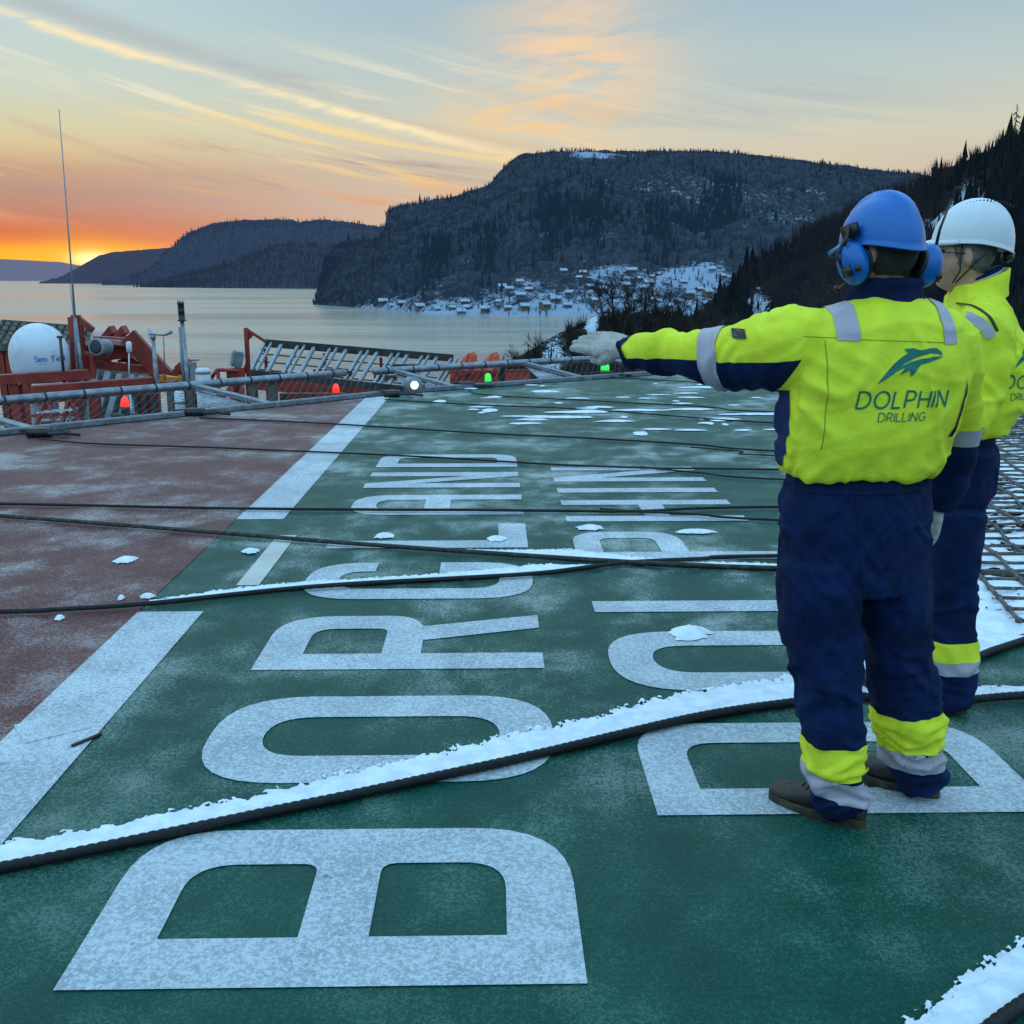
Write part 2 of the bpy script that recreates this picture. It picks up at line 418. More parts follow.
class Hill:
    def __init__(s, base, ridge, nu, nv, amp, prof=1.0, seed=0, nf=None, ext=1.6):
        s.base, s.ridge, s.nu, s.nv, s.amp, s.prof, s.seed = base, ridge, nu, nv, amp, prof, seed
        s.x0, s.x1 = ridge[0][0], ridge[-1][0]
        s.nf = nf or 1.0 / (amp * 6)
        s.ext = ext
    def pt(s, u, v):
        px = s.x0 + (s.x1 - s.x0) * u
        (Yb,) = interp(s.base, px); py, Yr = interp(s.ridge, px)
        hd = F * math.cos(PT)
        # azimuth direction of the column, horizontal
        a = (px - 512) / F
        r = at(px, py, Yr)
        bdir = a / math.cos(PT)
        b = Vector((bdir * Yb * 1.0, Yb, SEA))
        t = min(v, 1.0)
        q = b.lerp(r, t)
        z = SEA + (r.z - SEA) * (t ** s.prof)
        env = min(1, v * 5) * (min(1, (1.02 - t) * 4) if v <= 1 else 1)
        if v > 1: 
            q = r + (r - b) * (v - 1) * s.ext; z = r.z - (r.z - SEA) * ((v - 1) * 1.3) ** 1.3
        n = noise.fractal(Vector((q.x * s.nf, q.y * s.nf, s.seed)), .9, 2.1, 6)
        n2 = noise.fractal(Vector((q.x * s.nf * 5, q.y * s.nf * 5, s.seed + 5)), .9, 2.1, 4)
        z += s.amp * env * n + (s.amp * .12 * n2 if v < 1.3 else 0) * min(1, v * 6)
        q.z = z if v > 0 else SEA - 2
        return q
    def build(s, name, m, label, snowfn=None):
        vs = []; fs = []; sn = []
        rows = [k / s.nv for k in range(s.nv + 1)] + [1.1, 1.25, 1.5, 1.8]
        for v in rows:
            for i in range(s.nu + 1):
                u = i / s.nu; vs.append(s.pt(u, v)); sn.append(snowfn(s.x0 + (s.x1 - s.x0) * u, v) if snowfn else 0)
        w = s.nu + 1
        for j in range(len(rows) - 1):
            for i in range(s.nu): fs.append((j * w + i, j * w + i + 1, (j + 1) * w + i + 1, (j + 1) * w + i))
        o = obj(name, (vs, fs), m)
        a = o.data.attributes.new('snow', 'FLOAT', 'POINT'); a.data.foreach_set('value', sn)
        return tag(o, label, kind='structure')
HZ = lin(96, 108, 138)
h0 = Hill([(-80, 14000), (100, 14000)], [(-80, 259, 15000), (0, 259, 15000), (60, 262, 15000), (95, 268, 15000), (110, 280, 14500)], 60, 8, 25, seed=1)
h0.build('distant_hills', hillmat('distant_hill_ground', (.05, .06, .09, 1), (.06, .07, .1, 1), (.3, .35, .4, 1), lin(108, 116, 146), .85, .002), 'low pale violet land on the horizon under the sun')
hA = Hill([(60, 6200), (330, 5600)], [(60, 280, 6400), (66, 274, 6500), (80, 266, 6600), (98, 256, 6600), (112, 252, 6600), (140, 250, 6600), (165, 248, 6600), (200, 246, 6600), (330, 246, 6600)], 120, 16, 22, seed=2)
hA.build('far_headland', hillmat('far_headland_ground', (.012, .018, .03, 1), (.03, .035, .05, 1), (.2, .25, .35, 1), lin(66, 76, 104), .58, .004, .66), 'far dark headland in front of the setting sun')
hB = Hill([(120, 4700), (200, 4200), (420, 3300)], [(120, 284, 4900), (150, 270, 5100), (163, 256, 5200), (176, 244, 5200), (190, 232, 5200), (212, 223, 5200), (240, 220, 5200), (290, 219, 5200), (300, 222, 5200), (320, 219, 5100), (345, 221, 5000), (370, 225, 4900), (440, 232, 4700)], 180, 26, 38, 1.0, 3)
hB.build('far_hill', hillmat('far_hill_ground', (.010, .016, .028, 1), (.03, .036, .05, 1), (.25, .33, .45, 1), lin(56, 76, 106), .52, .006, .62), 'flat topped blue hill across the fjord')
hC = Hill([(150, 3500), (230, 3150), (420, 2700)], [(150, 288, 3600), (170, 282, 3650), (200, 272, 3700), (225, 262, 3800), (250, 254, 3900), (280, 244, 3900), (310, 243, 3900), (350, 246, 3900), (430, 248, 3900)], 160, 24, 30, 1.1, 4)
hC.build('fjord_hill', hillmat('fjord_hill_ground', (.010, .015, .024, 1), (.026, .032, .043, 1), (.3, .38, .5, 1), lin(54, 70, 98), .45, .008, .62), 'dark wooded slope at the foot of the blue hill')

def vsnow(px, v):
    s = 0
    if v < .15 and px > 352: s = max(s, .62 * (1 - v / .16) * min(1, (px - 352) / 30))
    g = lambda x, y, wx, wy: math.exp(-((px - x) / wx) ** 2 - ((v - y) / wy) ** 2)
    s += .42 * g(605, .12, 28, .03) + .75 * g(684, .11, 30, .035) + .62 * g(590, .93, 22, .03) + .3 * g(620, .93, 30, .05) + .22 * g(605, .66, 40, .05) + .22 * g(800, .55, 50, .1) + .25 * g(770, .42, 40, .08)
    s += .5 * g(430, .90, 25, .05) + .3 * g(700, .6, 60, .1) + .14 * g(560, .32, 160, .08)
    return s - .08
hM = Hill([(322, 1150), (345, 1080), (380, 980), (430, 830), (520, 790), (620, 800), (760, 820), (900, 850), (1100, 900)],
          [(322, 294, 1160), (324, 264, 1190), (332, 252, 1230), (345, 243, 1300), (378, 238, 1320), (384, 232, 1330), (387, 212, 1380), (400, 206, 1440), (430, 202, 1460), (455, 197, 1480), (470, 192, 1490), (488, 186, 1520), (498, 173, 1560), (508, 163, 1600), (520, 155, 1620), (545, 152, 1650), (600, 151, 1680), (680, 151, 1700), (740, 153, 1700), (800, 161, 1700), (850, 167, 1680), (900, 172, 1650), (960, 180, 1600), (1100, 190, 1500)],
          340, 110, 22, .92, 7)
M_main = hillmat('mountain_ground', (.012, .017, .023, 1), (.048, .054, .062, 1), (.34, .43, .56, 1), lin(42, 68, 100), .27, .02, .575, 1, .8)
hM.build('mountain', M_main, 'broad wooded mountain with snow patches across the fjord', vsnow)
def csnow(px, v):
    g = lambda x, y, wx, wy: math.exp(-((px - x) / wx) ** 2 - ((v - y) / wy) ** 2)
    return .85 * g(968, .78, 20, .12) + .5 * g(930, .7, 24, .06) + .7 * g(752, .52, 16, .3) + .18 * g(800, .45, 60, .2) - .06
hN = Hill([(690, 330), (730, 300), (800, 270), (1100, 230), (1300, 210)],
          [(690, 330, 345), (712, 303, 350), (725, 288, 355), (750, 262, 360), (780, 246, 370), (830, 222, 380), (870, 203, 380), (905, 190, 370), (940, 170, 350), (965, 162, 340), (985, 152, 330), (1000, 140, 320), (1024, 132, 300), (1100, 100, 290), (1300, 60, 280)],
          260, 90, 8, .95, 11)
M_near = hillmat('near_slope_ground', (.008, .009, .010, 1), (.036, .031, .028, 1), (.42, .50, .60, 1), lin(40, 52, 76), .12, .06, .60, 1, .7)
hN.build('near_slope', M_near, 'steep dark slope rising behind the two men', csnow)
def ksnow(px, v):
    g = lambda x, y, wx, wy: math.exp(-((px - x) / wx) ** 2 - ((v - y) / wy) ** 2)
    return .62 * g(553, .86, 17, .26) + .8 * g(592, .97, 9, .12) - .1
hK = Hill([(470, 125), (540, 120), (640, 125), (820, 150)],
          [(470, 392, 140), (500, 368, 150), (530, 350, 155), (550, 338, 160), (575, 326, 165), (600, 316, 165), (640, 312, 170), (700, 318, 180), (760, 322, 190), (820, 328, 200)],
          160, 50, 2.0, .9, 13)
M_knoll = hillmat('knoll_ground', (.010, .011, .011, 1), (.035, .032, .028, 1), (.55, .64, .76, 1), lin(40, 52, 72), .02, .15, .62, 1, 1.6)
hK.build('shore_knoll', M_knoll, 'rocky knoll with a snowy outcrop beyond the deck edge', ksnow)

# --- woods seen as one mass
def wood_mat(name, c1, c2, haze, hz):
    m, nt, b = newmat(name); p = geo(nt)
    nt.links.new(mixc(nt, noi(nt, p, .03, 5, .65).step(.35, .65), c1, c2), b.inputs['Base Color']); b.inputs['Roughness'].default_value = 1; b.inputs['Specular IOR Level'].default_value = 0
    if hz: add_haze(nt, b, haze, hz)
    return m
def conifer_geo(vs, fs, p, h, rnd, tiers=4, n=6):
    r0 = h * rnd.uniform(.13, .2)
    for t in range(tiers):
        z0 = h * (.08 + .8 * t / tiers); z1 = min(h, z0 + h * .42); r = r0 * (1 - t / (tiers + .4)); k0 = len(vs); a0 = rnd.random() * 6
        for k in range(n):
            a = a0 + 2 * math.pi * k / n; rr_ = r * rnd.uniform(.65, 1.25)
            vs.append((p.x + rr_ * math.cos(a), p.y + rr_ * math.sin(a), p.z + z0 - r * .25 * rnd.random()))
        vs.append((p.x, p.y, p.z + z1))
        for k in range(n): fs.append((k0 + k, k0 + (k + 1) % n, k0 + n))
def broom_geo(vs, fs, p, h, rnd, n=9):
    for k in range(n):
        a = rnd.random() * 6.283; s_ = h * rnd.uniform(.05, .38); hh = h * rnd.uniform(.6, 1.0); wd = h * rnd.uniform(.018, .045)
        b = a + rnd.uniform(1, 2)
        x, y = p.x + s_ * .25 * math.cos(a), p.y + s_ * .25 * math.sin(a)
        k0 = len(vs)
        z0 = p.z + h * rnd.uniform(0, .35)
        vs += [(x - wd * math.cos(b), y - wd * math.sin(b) * .3, z0), (x + wd * math.cos(b), y + wd * math.sin(b) * .3, z0), (p.x + s_ * math.cos(a), p.y + s_ * math.sin(a) * .5, p.z + hh)]
        fs.append((k0, k0 + 1, k0 + 2))
def wood(hill, name, m, label, n, hfn, kind='conifer', dens=None, seed=1, tiers=4):
    rnd = random.Random(seed); vs = []; fs = []; c = 0; tries = 0
    while c < n and tries < n * 12:
        tries += 1
        u = rnd.random(); v = rnd.random() ** .9 * .985
        px = hill.x0 + (hill.x1 - hill.x0) * u
        if dens and rnd.random() > dens(px, v): continue
        p = hill.pt(u, v); p.z -= .6; h = hfn(rnd, px, v); c += 1
        (conifer_geo(vs, fs, p, h, rnd, tiers) if kind == 'conifer' else broom_geo(vs, fs, p, h, rnd))
    o = obj(name, (vs, fs), m, smooth=False); tag(o, label, 'wood', kind='stuff'); return o
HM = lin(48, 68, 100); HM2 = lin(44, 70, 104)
def cd(px, v):
    g = lambda x, y, wx, wy: math.exp(-((px - x) / wx) ** 2 - ((v - y) / wy) ** 2)
    return min(1, .008 + 1.0 * g(590, .36, 17, .1) + .9 * g(548, .4, 14, .12) + 1.0 * g(722, .55, 14, .14) + .9 * g(690, .42, 22, .08) + .8 * g(655, .3, 10, .14) + .7 * g(485, .33, 12, .12) + .6 * g(440, .36, 14, .1) + .5 * g(430, .12, 8, .06) + (.5 if v > .955 and px > 400 else 0) + .3 * g(400, .97, 60, .05)
               + .7 * g(555, .27, 10, .05))
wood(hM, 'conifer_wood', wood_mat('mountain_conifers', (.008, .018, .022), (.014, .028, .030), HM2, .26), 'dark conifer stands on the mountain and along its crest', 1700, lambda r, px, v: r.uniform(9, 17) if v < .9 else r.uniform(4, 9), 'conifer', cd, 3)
def dd(px, v):
    s = vsnow(px, v)
    if v < .2 and px > 370: return .5
    return .25 if s > .15 else 1
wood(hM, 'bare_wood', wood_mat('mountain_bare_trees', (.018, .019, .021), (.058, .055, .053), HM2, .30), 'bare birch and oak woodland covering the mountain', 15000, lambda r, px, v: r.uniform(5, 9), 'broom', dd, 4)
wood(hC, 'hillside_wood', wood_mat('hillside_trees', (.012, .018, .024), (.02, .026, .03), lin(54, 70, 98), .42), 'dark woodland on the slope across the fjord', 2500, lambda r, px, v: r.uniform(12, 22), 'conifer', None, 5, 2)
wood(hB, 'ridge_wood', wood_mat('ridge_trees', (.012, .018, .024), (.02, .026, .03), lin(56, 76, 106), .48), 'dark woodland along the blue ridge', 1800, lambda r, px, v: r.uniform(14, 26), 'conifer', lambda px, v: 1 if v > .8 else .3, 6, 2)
def nd(px, v):
    s = csnow(px, v); return .12 if s > .2 else 1
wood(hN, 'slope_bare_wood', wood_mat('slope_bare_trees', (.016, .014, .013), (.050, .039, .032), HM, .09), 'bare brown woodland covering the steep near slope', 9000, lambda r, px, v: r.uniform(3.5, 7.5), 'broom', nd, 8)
def ncd(px, v):
    g = lambda x, y, wx, wy: math.exp(-((px - x) / wx) ** 2 - ((v - y) / wy) ** 2)
    return min(1, .01 + 1.0 * g(733, .7, 12, .35) + .6 * g(990, .5, 40, .35) * (px < 1080) + (.3 if v > .85 and px > 985 else 0))
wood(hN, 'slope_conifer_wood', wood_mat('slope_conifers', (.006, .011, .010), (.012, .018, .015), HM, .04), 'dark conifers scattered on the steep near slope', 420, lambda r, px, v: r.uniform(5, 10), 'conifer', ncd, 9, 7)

wood(hK, 'shore_shrubs', wood_mat('shrub_twigs', (.014, .012, .010), (.045, .035, .027), HM, .02), 'brown leafless scrub covering the knoll beyond the deck', 3600, lambda r, px, v: r.uniform(1.0, 3.2) * (1.25 if px > 595 else 1), 'broom', lambda px, v: .07 if ksnow(px, v) > .2 else 1, 31)
# --- bare trees one can tell apart, on the knoll
M_bark = mat('dark_bark', (.022, .019, .017), .9, 0, .4, 2)
def bare_tree(p, h, seed, label, group, twig=1.0):
    rnd = random.Random(seed); t = thing('bare_tree', label, 'tree', p, group)
    tr = bmesh.new(); cr = bmesh.new()
    top = Vector((rnd.uniform(-.06, .06) * h, 0, h * .55))
    tube(tr, [p, p + top * .5, p + top], [h * .022, h * .016, h * .009], 6)
    def br(a, d, l, r, lev):
        b = a + d * l
        tube(cr, [a, (a + b) / 2 + Vector((rnd.uniform(-1, 1), rnd.uniform(-1, 1), rnd.uniform(-.3, 1))) * l * .08, b], [r, r * .8, r * .5], 3)
        if lev == 0: return
        for k in range(4 if lev > 1 else 5):
            s_ = rnd.uniform(.35, 1.0)
            nd_ = (d + Vector((rnd.uniform(-1, 1), rnd.uniform(-1, 1), rnd.uniform(-.25, .8))) * .75).normalized()
            br(a.lerp(b, s_), nd_, l * rnd.uniform(.5, .72), r * .55, lev - 1)
    for k in range(8):
        s_ = rnd.uniform(.3, 1)
        br(p + top * s_, Vector((rnd.uniform(-1, 1), rnd.uniform(-1, 1), rnd.uniform(.3, 1.2))).normalized(), h * rnd.uniform(.2, .32), h * .009 * twig, 3)
    obj('trunk', tr, M_bark, t); obj('crown', cr, M_bark, t)
kn = [(498, .55, 7), (512, .7, 7.5), (526, .75, 7.5), (536, .9, 6), (520, .4, 7), (545, .5, 6), (575, .8, 6), (584, .55, 7), (603, .9, 9), (613, .95, 10.5), (622, .8, 10), (632, .9, 10), (645, .95, 9), (655, .8, 8.5), (668, .9, 7.5), (682, .95, 7), (700, .9, 6.5), (640, .6, 8), (600, .6, 8), (660, .5, 8), (565, .5, 6), (620, .5, 8), (508, .35, 6.5), (535, .3, 6.5)]
kd = {0: 'bare tree at the left foot of the knoll, nearest the water', 9: 'tallest bare tree on the crest of the knoll above the glove'}
for i, (px, v, h) in enumerate(kn):
    u = (px - hK.x0) / (hK.x1 - hK.x0)
    bare_tree(hK.pt(u, v) - Vector((0, 0, .3)), h * .95, 100 + i, kd.get(i, 'leafless dark tree in the thicket on the knoll beyond the deck'), 'bare trees on the knoll')
M_need = mat('dark_needles', (.007, .013, .011), .9, 0, .4, 1)
def conifer_tree(p, h, seed, label, group):
    rnd = random.Random(seed); t = thing('conifer_tree', label, 'tree', p, group)
    tr = bmesh.new(); tube(tr, [p, p + Vector((rnd.uniform(-.02, .02) * h, 0, h))], [h * .018, h * .002], 6); obj('trunk', tr, M_bark, t)
    vs = []; fs = []
    nb = 62
    for k in range(nb):
        s_ = .12 + .86 * (k / nb); z = h * s_; L = h * .26 * (1 - s_) ** .8 * rnd.uniform(.55, 1.15) + .15
        a = rnd.random() * 6.283
        d = Vector((math.cos(a), math.sin(a), 0)); sd_ = Vector((-d.y, d.x, 0))
        for q in range(7):
            f0 = q / 7; c_ = p + Vector((0, 0, z)) + d * L * f0 + Vector((0, 0, -L * .3 * f0 + .1 * math.sin(q)))
            for sg in (-1, 1, 0):
                k0 = len(vs); l2 = L * .3 * (1 - f0 * .6) * rnd.uniform(.6, 1.2)
                e = c_ + (sd_ * sg * l2 if sg else Vector((0, 0, -l2 * .5))) + d * l2 * .6 - Vector((0, 0, l2 * rnd.uniform(.1, .5)))
                vs += [c_ - d * .05 * h * .2, c_ + d * .05 * h * .25, e]; fs.append((k0, k0 + 1, k0 + 2))
    obj('crown', (vs, fs), M_need, t, smooth=False)
for i, (px, v, h, lab) in enumerate([(1012, .93, 14, 'tallest dark spruce at the top right corner of the slope'), (1036, .9, 16, 'big dark spruce cut by the right edge of the picture'), (996, .9, 9, 'dark spruce just left of the tallest one on the slope'),
        (978, .95, 6, 'small spruce on the skyline above the white helmet'), (1022, .75, 14, 'dark spruce below the crest behind the white helmet'), (1005, .62, 12, 'lower dark spruce right of the white helmet'), (958, .97, 4.5, 'small pine on the crest left of the snow chute'), (942, .97, 4, 'smallest pine on the crest left of the snow chute')]):
    conifer_tree(hN.pt((px - hN.x0) / (hN.x1 - hN.x0), v) - Vector((0, 0, .4)), h, 300 + i, lab, 'spruces on the near slope')

# --- village
M_wall = [mat('painted_wood_white', (.26, .30, .35), .8), mat('painted_wood_ochre', (.15, .12, .09), .8), mat('painted_wood_red', (.16, .045, .04), .8), mat('painted_wood_grey', (.12, .13, .15), .8)]
M_roofsnow = mat('snowy_roof', (.32, .40, .50), .9); M_win = mat('dark_window', (.02, .025, .03), .2)
protos = []
for k in range(4):
    t = thing('house', '', 'house', (0, 0, 0), 'village houses by the fjord')
    W_, D_, H_ = (11 + k) * .62, 5.4, 3.0 + (k % 2) * 1.5
    b = bmesh.new(); box(b, (0, 0, H_ / 2), (W_, D_, H_))
    for s_ in (-1, 1):
        tri = [b.verts.new((s_ * W_ / 2, -D_ / 2, H_)), b.verts.new((s_ * W_ / 2, D_ / 2, H_)), b.verts.new((s_ * W_ / 2, 0, H_ + 1.9))]; b.faces.new(tri)
    obj('wall', b, M_wall[k], t, False)
    b = bmesh.new()
    for s_ in (-1, 1): beam(b, (0, s_ * (D_ / 2 + .6), H_ - .35), (0, 0, H_ + 2.1), W_ + 1.0, .4)
    rf = obj('roof', b, M_roofsnow, t, False)
    b = bmesh.new(); box(b, (W_ * .2, .6, H_ + 2.0), (.9, .9, 1.6)); obj('chimney', b, M_wall[3], rf, False)
    for x in (-.3, 0, .3):
        b = bmesh.new(); box(b, (x * W_, -D_ / 2 - .03, H_ * .55), (1.3, .12, 1.4)); obj('window', b, M_win, t, False)
    protos.append(t)
spots = []
rnd = random.Random(21)
for _ in range(1500):
    px = rnd.uniform(385, 716); v = rnd.uniform(.006, .06) if px < 560 else rnd.uniform(.010, .125)
    if px < 460: v = rnd.uniform(.006, .035)
    if 500 < px < 540: v = rnd.uniform(.01, .09)
    if 660 < px < 700 and v > .08: continue
    p = hM.pt((px - hM.x0) / (hM.x1 - hM.x0), v)
    if any((p - q[0]).length < 13 for q in spots): continue
    spots.append((p, px))
    if len(spots) >= 50: break
hl = ['white wooden house with snowy roof in the village', 'ochre wooden house with snowy roof in the village', 'dark red wooden house with snowy roof in the village', 'grey wooden house with snowy roof in the village']
for i, (p, px) in enumerate(spots):
    k = i % 4; q = p - Vector((0, 0, .8))
    if i < 4: o = protos[k]; o.location = q; o['label'] = hl[k]
    else: o = dup(protos[k], q, hl[k])
    o.rotation_euler = (0, 0, rnd.uniform(-.8, .8)); k_ = rnd.uniform(.65, 1.05); o.scale = (k_, k_, k_)

# ------------------------------------------------------------------ helideck
deck_uv = [(-9.6, 6.6), (-1.3, 15.1), (3.0, 18.15), (8.0, 18.9), (13, 17), (17, 12.5), (18.5, 6), (17, -1), (12, -7), (4, -9.5), (-4, -8.5), (-9.5, -4), (-11, 1.5)]
def prism(bm, pts, z0, z1):
    a = [bm.verts.new(dk(u, v, z0)) for u, v in pts]; b = [bm.verts.new(dk(u, v, z1)) for u, v in pts]
    n = len(pts); bm.faces.new(b); bm.faces.new(list(reversed(a)))
    for i in range(n): bm.faces.new((a[i], a[(i + 1) % n], b[(i + 1) % n], b[i]))
b = bmesh.new(); prism(b, list(reversed(deck_uv)), -.35, 0)
bmesh.ops.recalc_face_normals(b, faces=b.faces)
deck = tag(obj('helideck', b, M_green, smooth=False), 'frosty green helicopter deck with white lettering', kind='structure')
def sheet(name, pts, z, m, label=None):
    b = bmesh.new(); b.faces.new([b.verts.new(dk(u, v, z)) for u, v in pts]); bmesh.ops.recalc_face_normals(b, faces=b.faces)
    for f in b.faces:
        if f.normal.z < 0: f.normal_flip()
    o = obj(name, b, m, deck, False)
    if label: o['label'] = label
    return o
sheet('red_zone', [(-1.80, 14.55), (-9.5, 6.66), (-10.9, 1.5), (-9.4, -3.9), (-4, -8.4), (-1.80, -8.7)], .0035, M_red, 'dark red painted sector left of the white band')
sheet('painted_band', [(-1.80, 7.05), (-1.47, 7.05), (-1.47, 14.9), (-1.80, 14.56)], .004, M_white, 'far length of the white band')
sheet('painted_band', [(-1.80, -8.6), (-1.47, -8.7), (-1.47, 5.0), (-1.80, 5.0)], .004, M_white, 'near length of the white band')
sheet('painted_bar', [(-1.415, 5.45), (-1.29, 5.45), (-1.29, 6.58), (-1.415, 6.58)], .0045, M_cream, 'short cream bar beside the white band')
def rpoly(pts, rad, n=8):
    """round corners; rad list per vertex"""
    out = []; N = len(pts)
    for i in range(N):
        p = Vector(pts[i]); r = rad[i] if isinstance(rad, (list, tuple)) else rad
        if r <= 0: out.append(p); continue
        a = Vector(pts[i - 1]); c = Vector(pts[(i + 1) % N])
        d1 = (a - p).normalized(); d2 = (c - p).normalized()
        for k in range(n + 1):
            t = k / n
            q0 = p + d1 * r; q1 = p + d2 * r
            # conic, fuller than a parabola
            w_ = 1.0; den = (1 - t) ** 2 + 2 * w_ * t * (1 - t) + t * t
            out.append((q0 * (1 - t) ** 2 + p * 2 * w_ * t * (1 - t) + q1 * t * t) / den)
    return out
def letter(ch, s0, u_bot, polys, W):
    """polys: outlines/holes in letter space (s right, t up); curve fill, converted to a mesh"""
    cu = bpy.data.curves.new('c', 'CURVE'); cu.dimensions = '2D'; cu.fill_mode = 'FRONT'
    for pl in polys:
        sp = cu.splines.new('POLY'); sp.points.add(len(pl) - 1); sp.use_cyclic_u = True
        for q, p in zip(sp.points, pl): q.co = (p[0], p[1], 0, 1)
    o = bpy.data.objects.new('w', cu); C.objects.link(o)
    dg = bpy.context.evaluated_depsgraph_get(); dg.update()
    me = bpy.data.meshes.new_from_object(o.evaluated_get(dg)); bpy.data.objects.remove(o)
    b = bmesh.new(); b.from_mesh(me); bpy.data.meshes.remove(me)
    for v in b.verts: v.co = dk(u_bot - v.co.y, s0 + v.co.x, .004)
    b.normal_update()
    for f in b.faces:
        if f.normal.z < 0: f.normal_flip()
    o = obj('painted_letter', b, M_white, deck, False); o['label'] = 'painted white letter ' + ch
HT = 1.27
def L_rect(s0, t0, s1, t1, r=0): return rpoly([(s0, t0), (s1, t0), (s1, t1), (s0, t1)], r)
def B_(W, k):
    return [rpoly([(0, 0), (W, 0), (W, HT), (0, HT)], [0, .3, .26, 0]), rpoly([(k, k), (W - k, k), (W - k, .545), (k, .545)], [0, .13, .05, 0]), rpoly([(k, .727), (W - k, .727), (W - k, 1.085), (k, 1.085)], [0, .05, .13, 0])]
def O_(W, k): return [L_rect(0, 0, W, HT, .33), L_rect(k, k, W - k, HT - k, .17)]
def D_(W, k): return [rpoly([(0, 0), (W, 0), (W, HT), (0, HT)], [0, .25, .25, 0]), rpoly([(k, k), (W - k, k), (W - k, HT - k), (k, HT - k)], [0, .12, .12, 0])]
def P_(W, k, t0=.57): return [rpoly([(0, 0), (k, 0), (k, t0), (W, t0), (W, HT), (0, HT)], [0, 0, 0, .26, .26, 0]), rpoly([(k, t0 + k), (W - k, t0 + k), (W - k, HT - k), (k, HT - k)], [0, .1, .1, 0])]
def R_(W, k):
    return [rpoly([(0, 0), (k, 0), (k, .55), (.37, .55), (.37, .53), (.53, 0), (W, 0), (.56, .56), (W, .62), (W, HT), (0, HT)], [0, 0, 0, 0, 0, 0, 0, .02, .12, .28, 0]), rpoly([(k, .727), (W - k, .727), (W - k, HT - k), (k, HT - k)], [0, .06, .12, 0])]
def G_(W, k):
    return [rpoly([(0, 0), (W, 0), (W, .53), (.34, .53), (.34, .36), (W - k, .36), (W - k, k), (k, k), (k, HT - k), (W - k, HT - k), (W - k, .90), (W, .90), (W, HT), (0, HT)],
                  [.32, .32, 0, 0, 0, 0, .16, .17, .17, .14, 0, 0, .3, .32])]
def Lx(W, k): return [[(0, 0), (W, 0), (W, k), (k, k), (k, HT), (0, HT)]]
def A_(W, k): return [rpoly([(0, 0), (k, 0), (k, .54), (W - k, .54), (W - k, 0), (W, 0), (W, HT), (0, HT)], [0, 0, 0, 0, 0, 0, .3, .3]), rpoly([(k, .73), (W - k, .73), (W - k, HT - k), (k, HT - k)], [0, 0, .14, .14])]
def N_(W, k): return [[(0, 0), (k, 0), (k, .86), (W - k, 0), (W, 0), (W, HT), (W - k, HT), (W - k, .44), (k, HT), (0, HT)]]
def H_(W, k): return [[(0, 0), (k, 0), (k, .52), (W - k, .52), (W - k, 0), (W, 0), (W, HT), (W - k, HT), (W - k, .70), (k, .70), (k, HT), (0, HT)]]
def I_(W, k): return [[(0, 0), (W, 0), (W, HT), (0, HT)]]
for ch, s0, P_l in (('B', 2.145, B_(.72, .19)), ('O', 3.165, O_(.73, .2)), ('R', 4.19, R_(.72, .19)), ('G', 5.19, G_(.71, .185)), ('L', 6.24, Lx(.65, .185)), ('A', 7.17, A_(.69, .18)), ('N', 8.15, N_(.67, .18)), ('D', 9.08, D_(.67, .18))):
    letter(ch, s0, .222, P_l, 0)
for ch, s0, P_l in (('D', 2.93, D_(.68, .168)), ('O', 3.93, O_(.72, .195)), ('L', 4.95, Lx(.65, .18)), ('P', 5.95, P_(.69, .17)), ('H', 6.94, H_(.70, .165)), ('I', 7.93, I_(.17, 0)), ('N', 8.38, N_(.67, .165))):
    letter(ch, s0, 1.785, P_l, 0)
b = bmesh.new(); box(b, (0, 0, -.006), (.23, .19, .02)); 
td = obj('tie_down_cover', b, M_white, None, False, None); td.parent = deck; td.location = gp(52, 727, .0045); td.rotation_euler = (0, 0, .62); td['label'] = 'square cover plate flush in the white band'
b = bmesh.new(); beam(b, gp(72, 746, .008), gp(101, 734, .008), .012, .01); obj('tie_down_slot', b, M_black, deck)
for (a_, c_) in (((470, 634), (560, 641)), ((560, 641), (640, 640)),): pass
# girders and legs under the deck, and the rig's lower deck they stand on
b = bmesh.new()
for k in range(-8, 17, 4): beam(b, dk(k, -4, -.75), dk(k, 6.2 + (8 if k > -1 else max(0, (k + 8)) * .8), -.75), .25, .8)
obj('deck_girder', b, M_darks, deck, False)
b = bmesh.new()
for u_, v_ in ((-6, 0), (-6, 7), (0, 12), (8, 15), (13, 8), (10, -3), (2, -5)): beam(b, dk(u_, v_, -.36), dk(u_, v_, -8), .45, .45)
obj('deck_leg', b, M_redp, deck, False)
b = bmesh.new(); box(b, (0, 8, -8.5), (44, 34, 1)); box(b, (0, 8, -17), (40, 30, 16))
rig = tag(obj('rig_hull', b, M_redp, smooth=False), 'red rig hull and lower deck under the helideck', kind='structure')

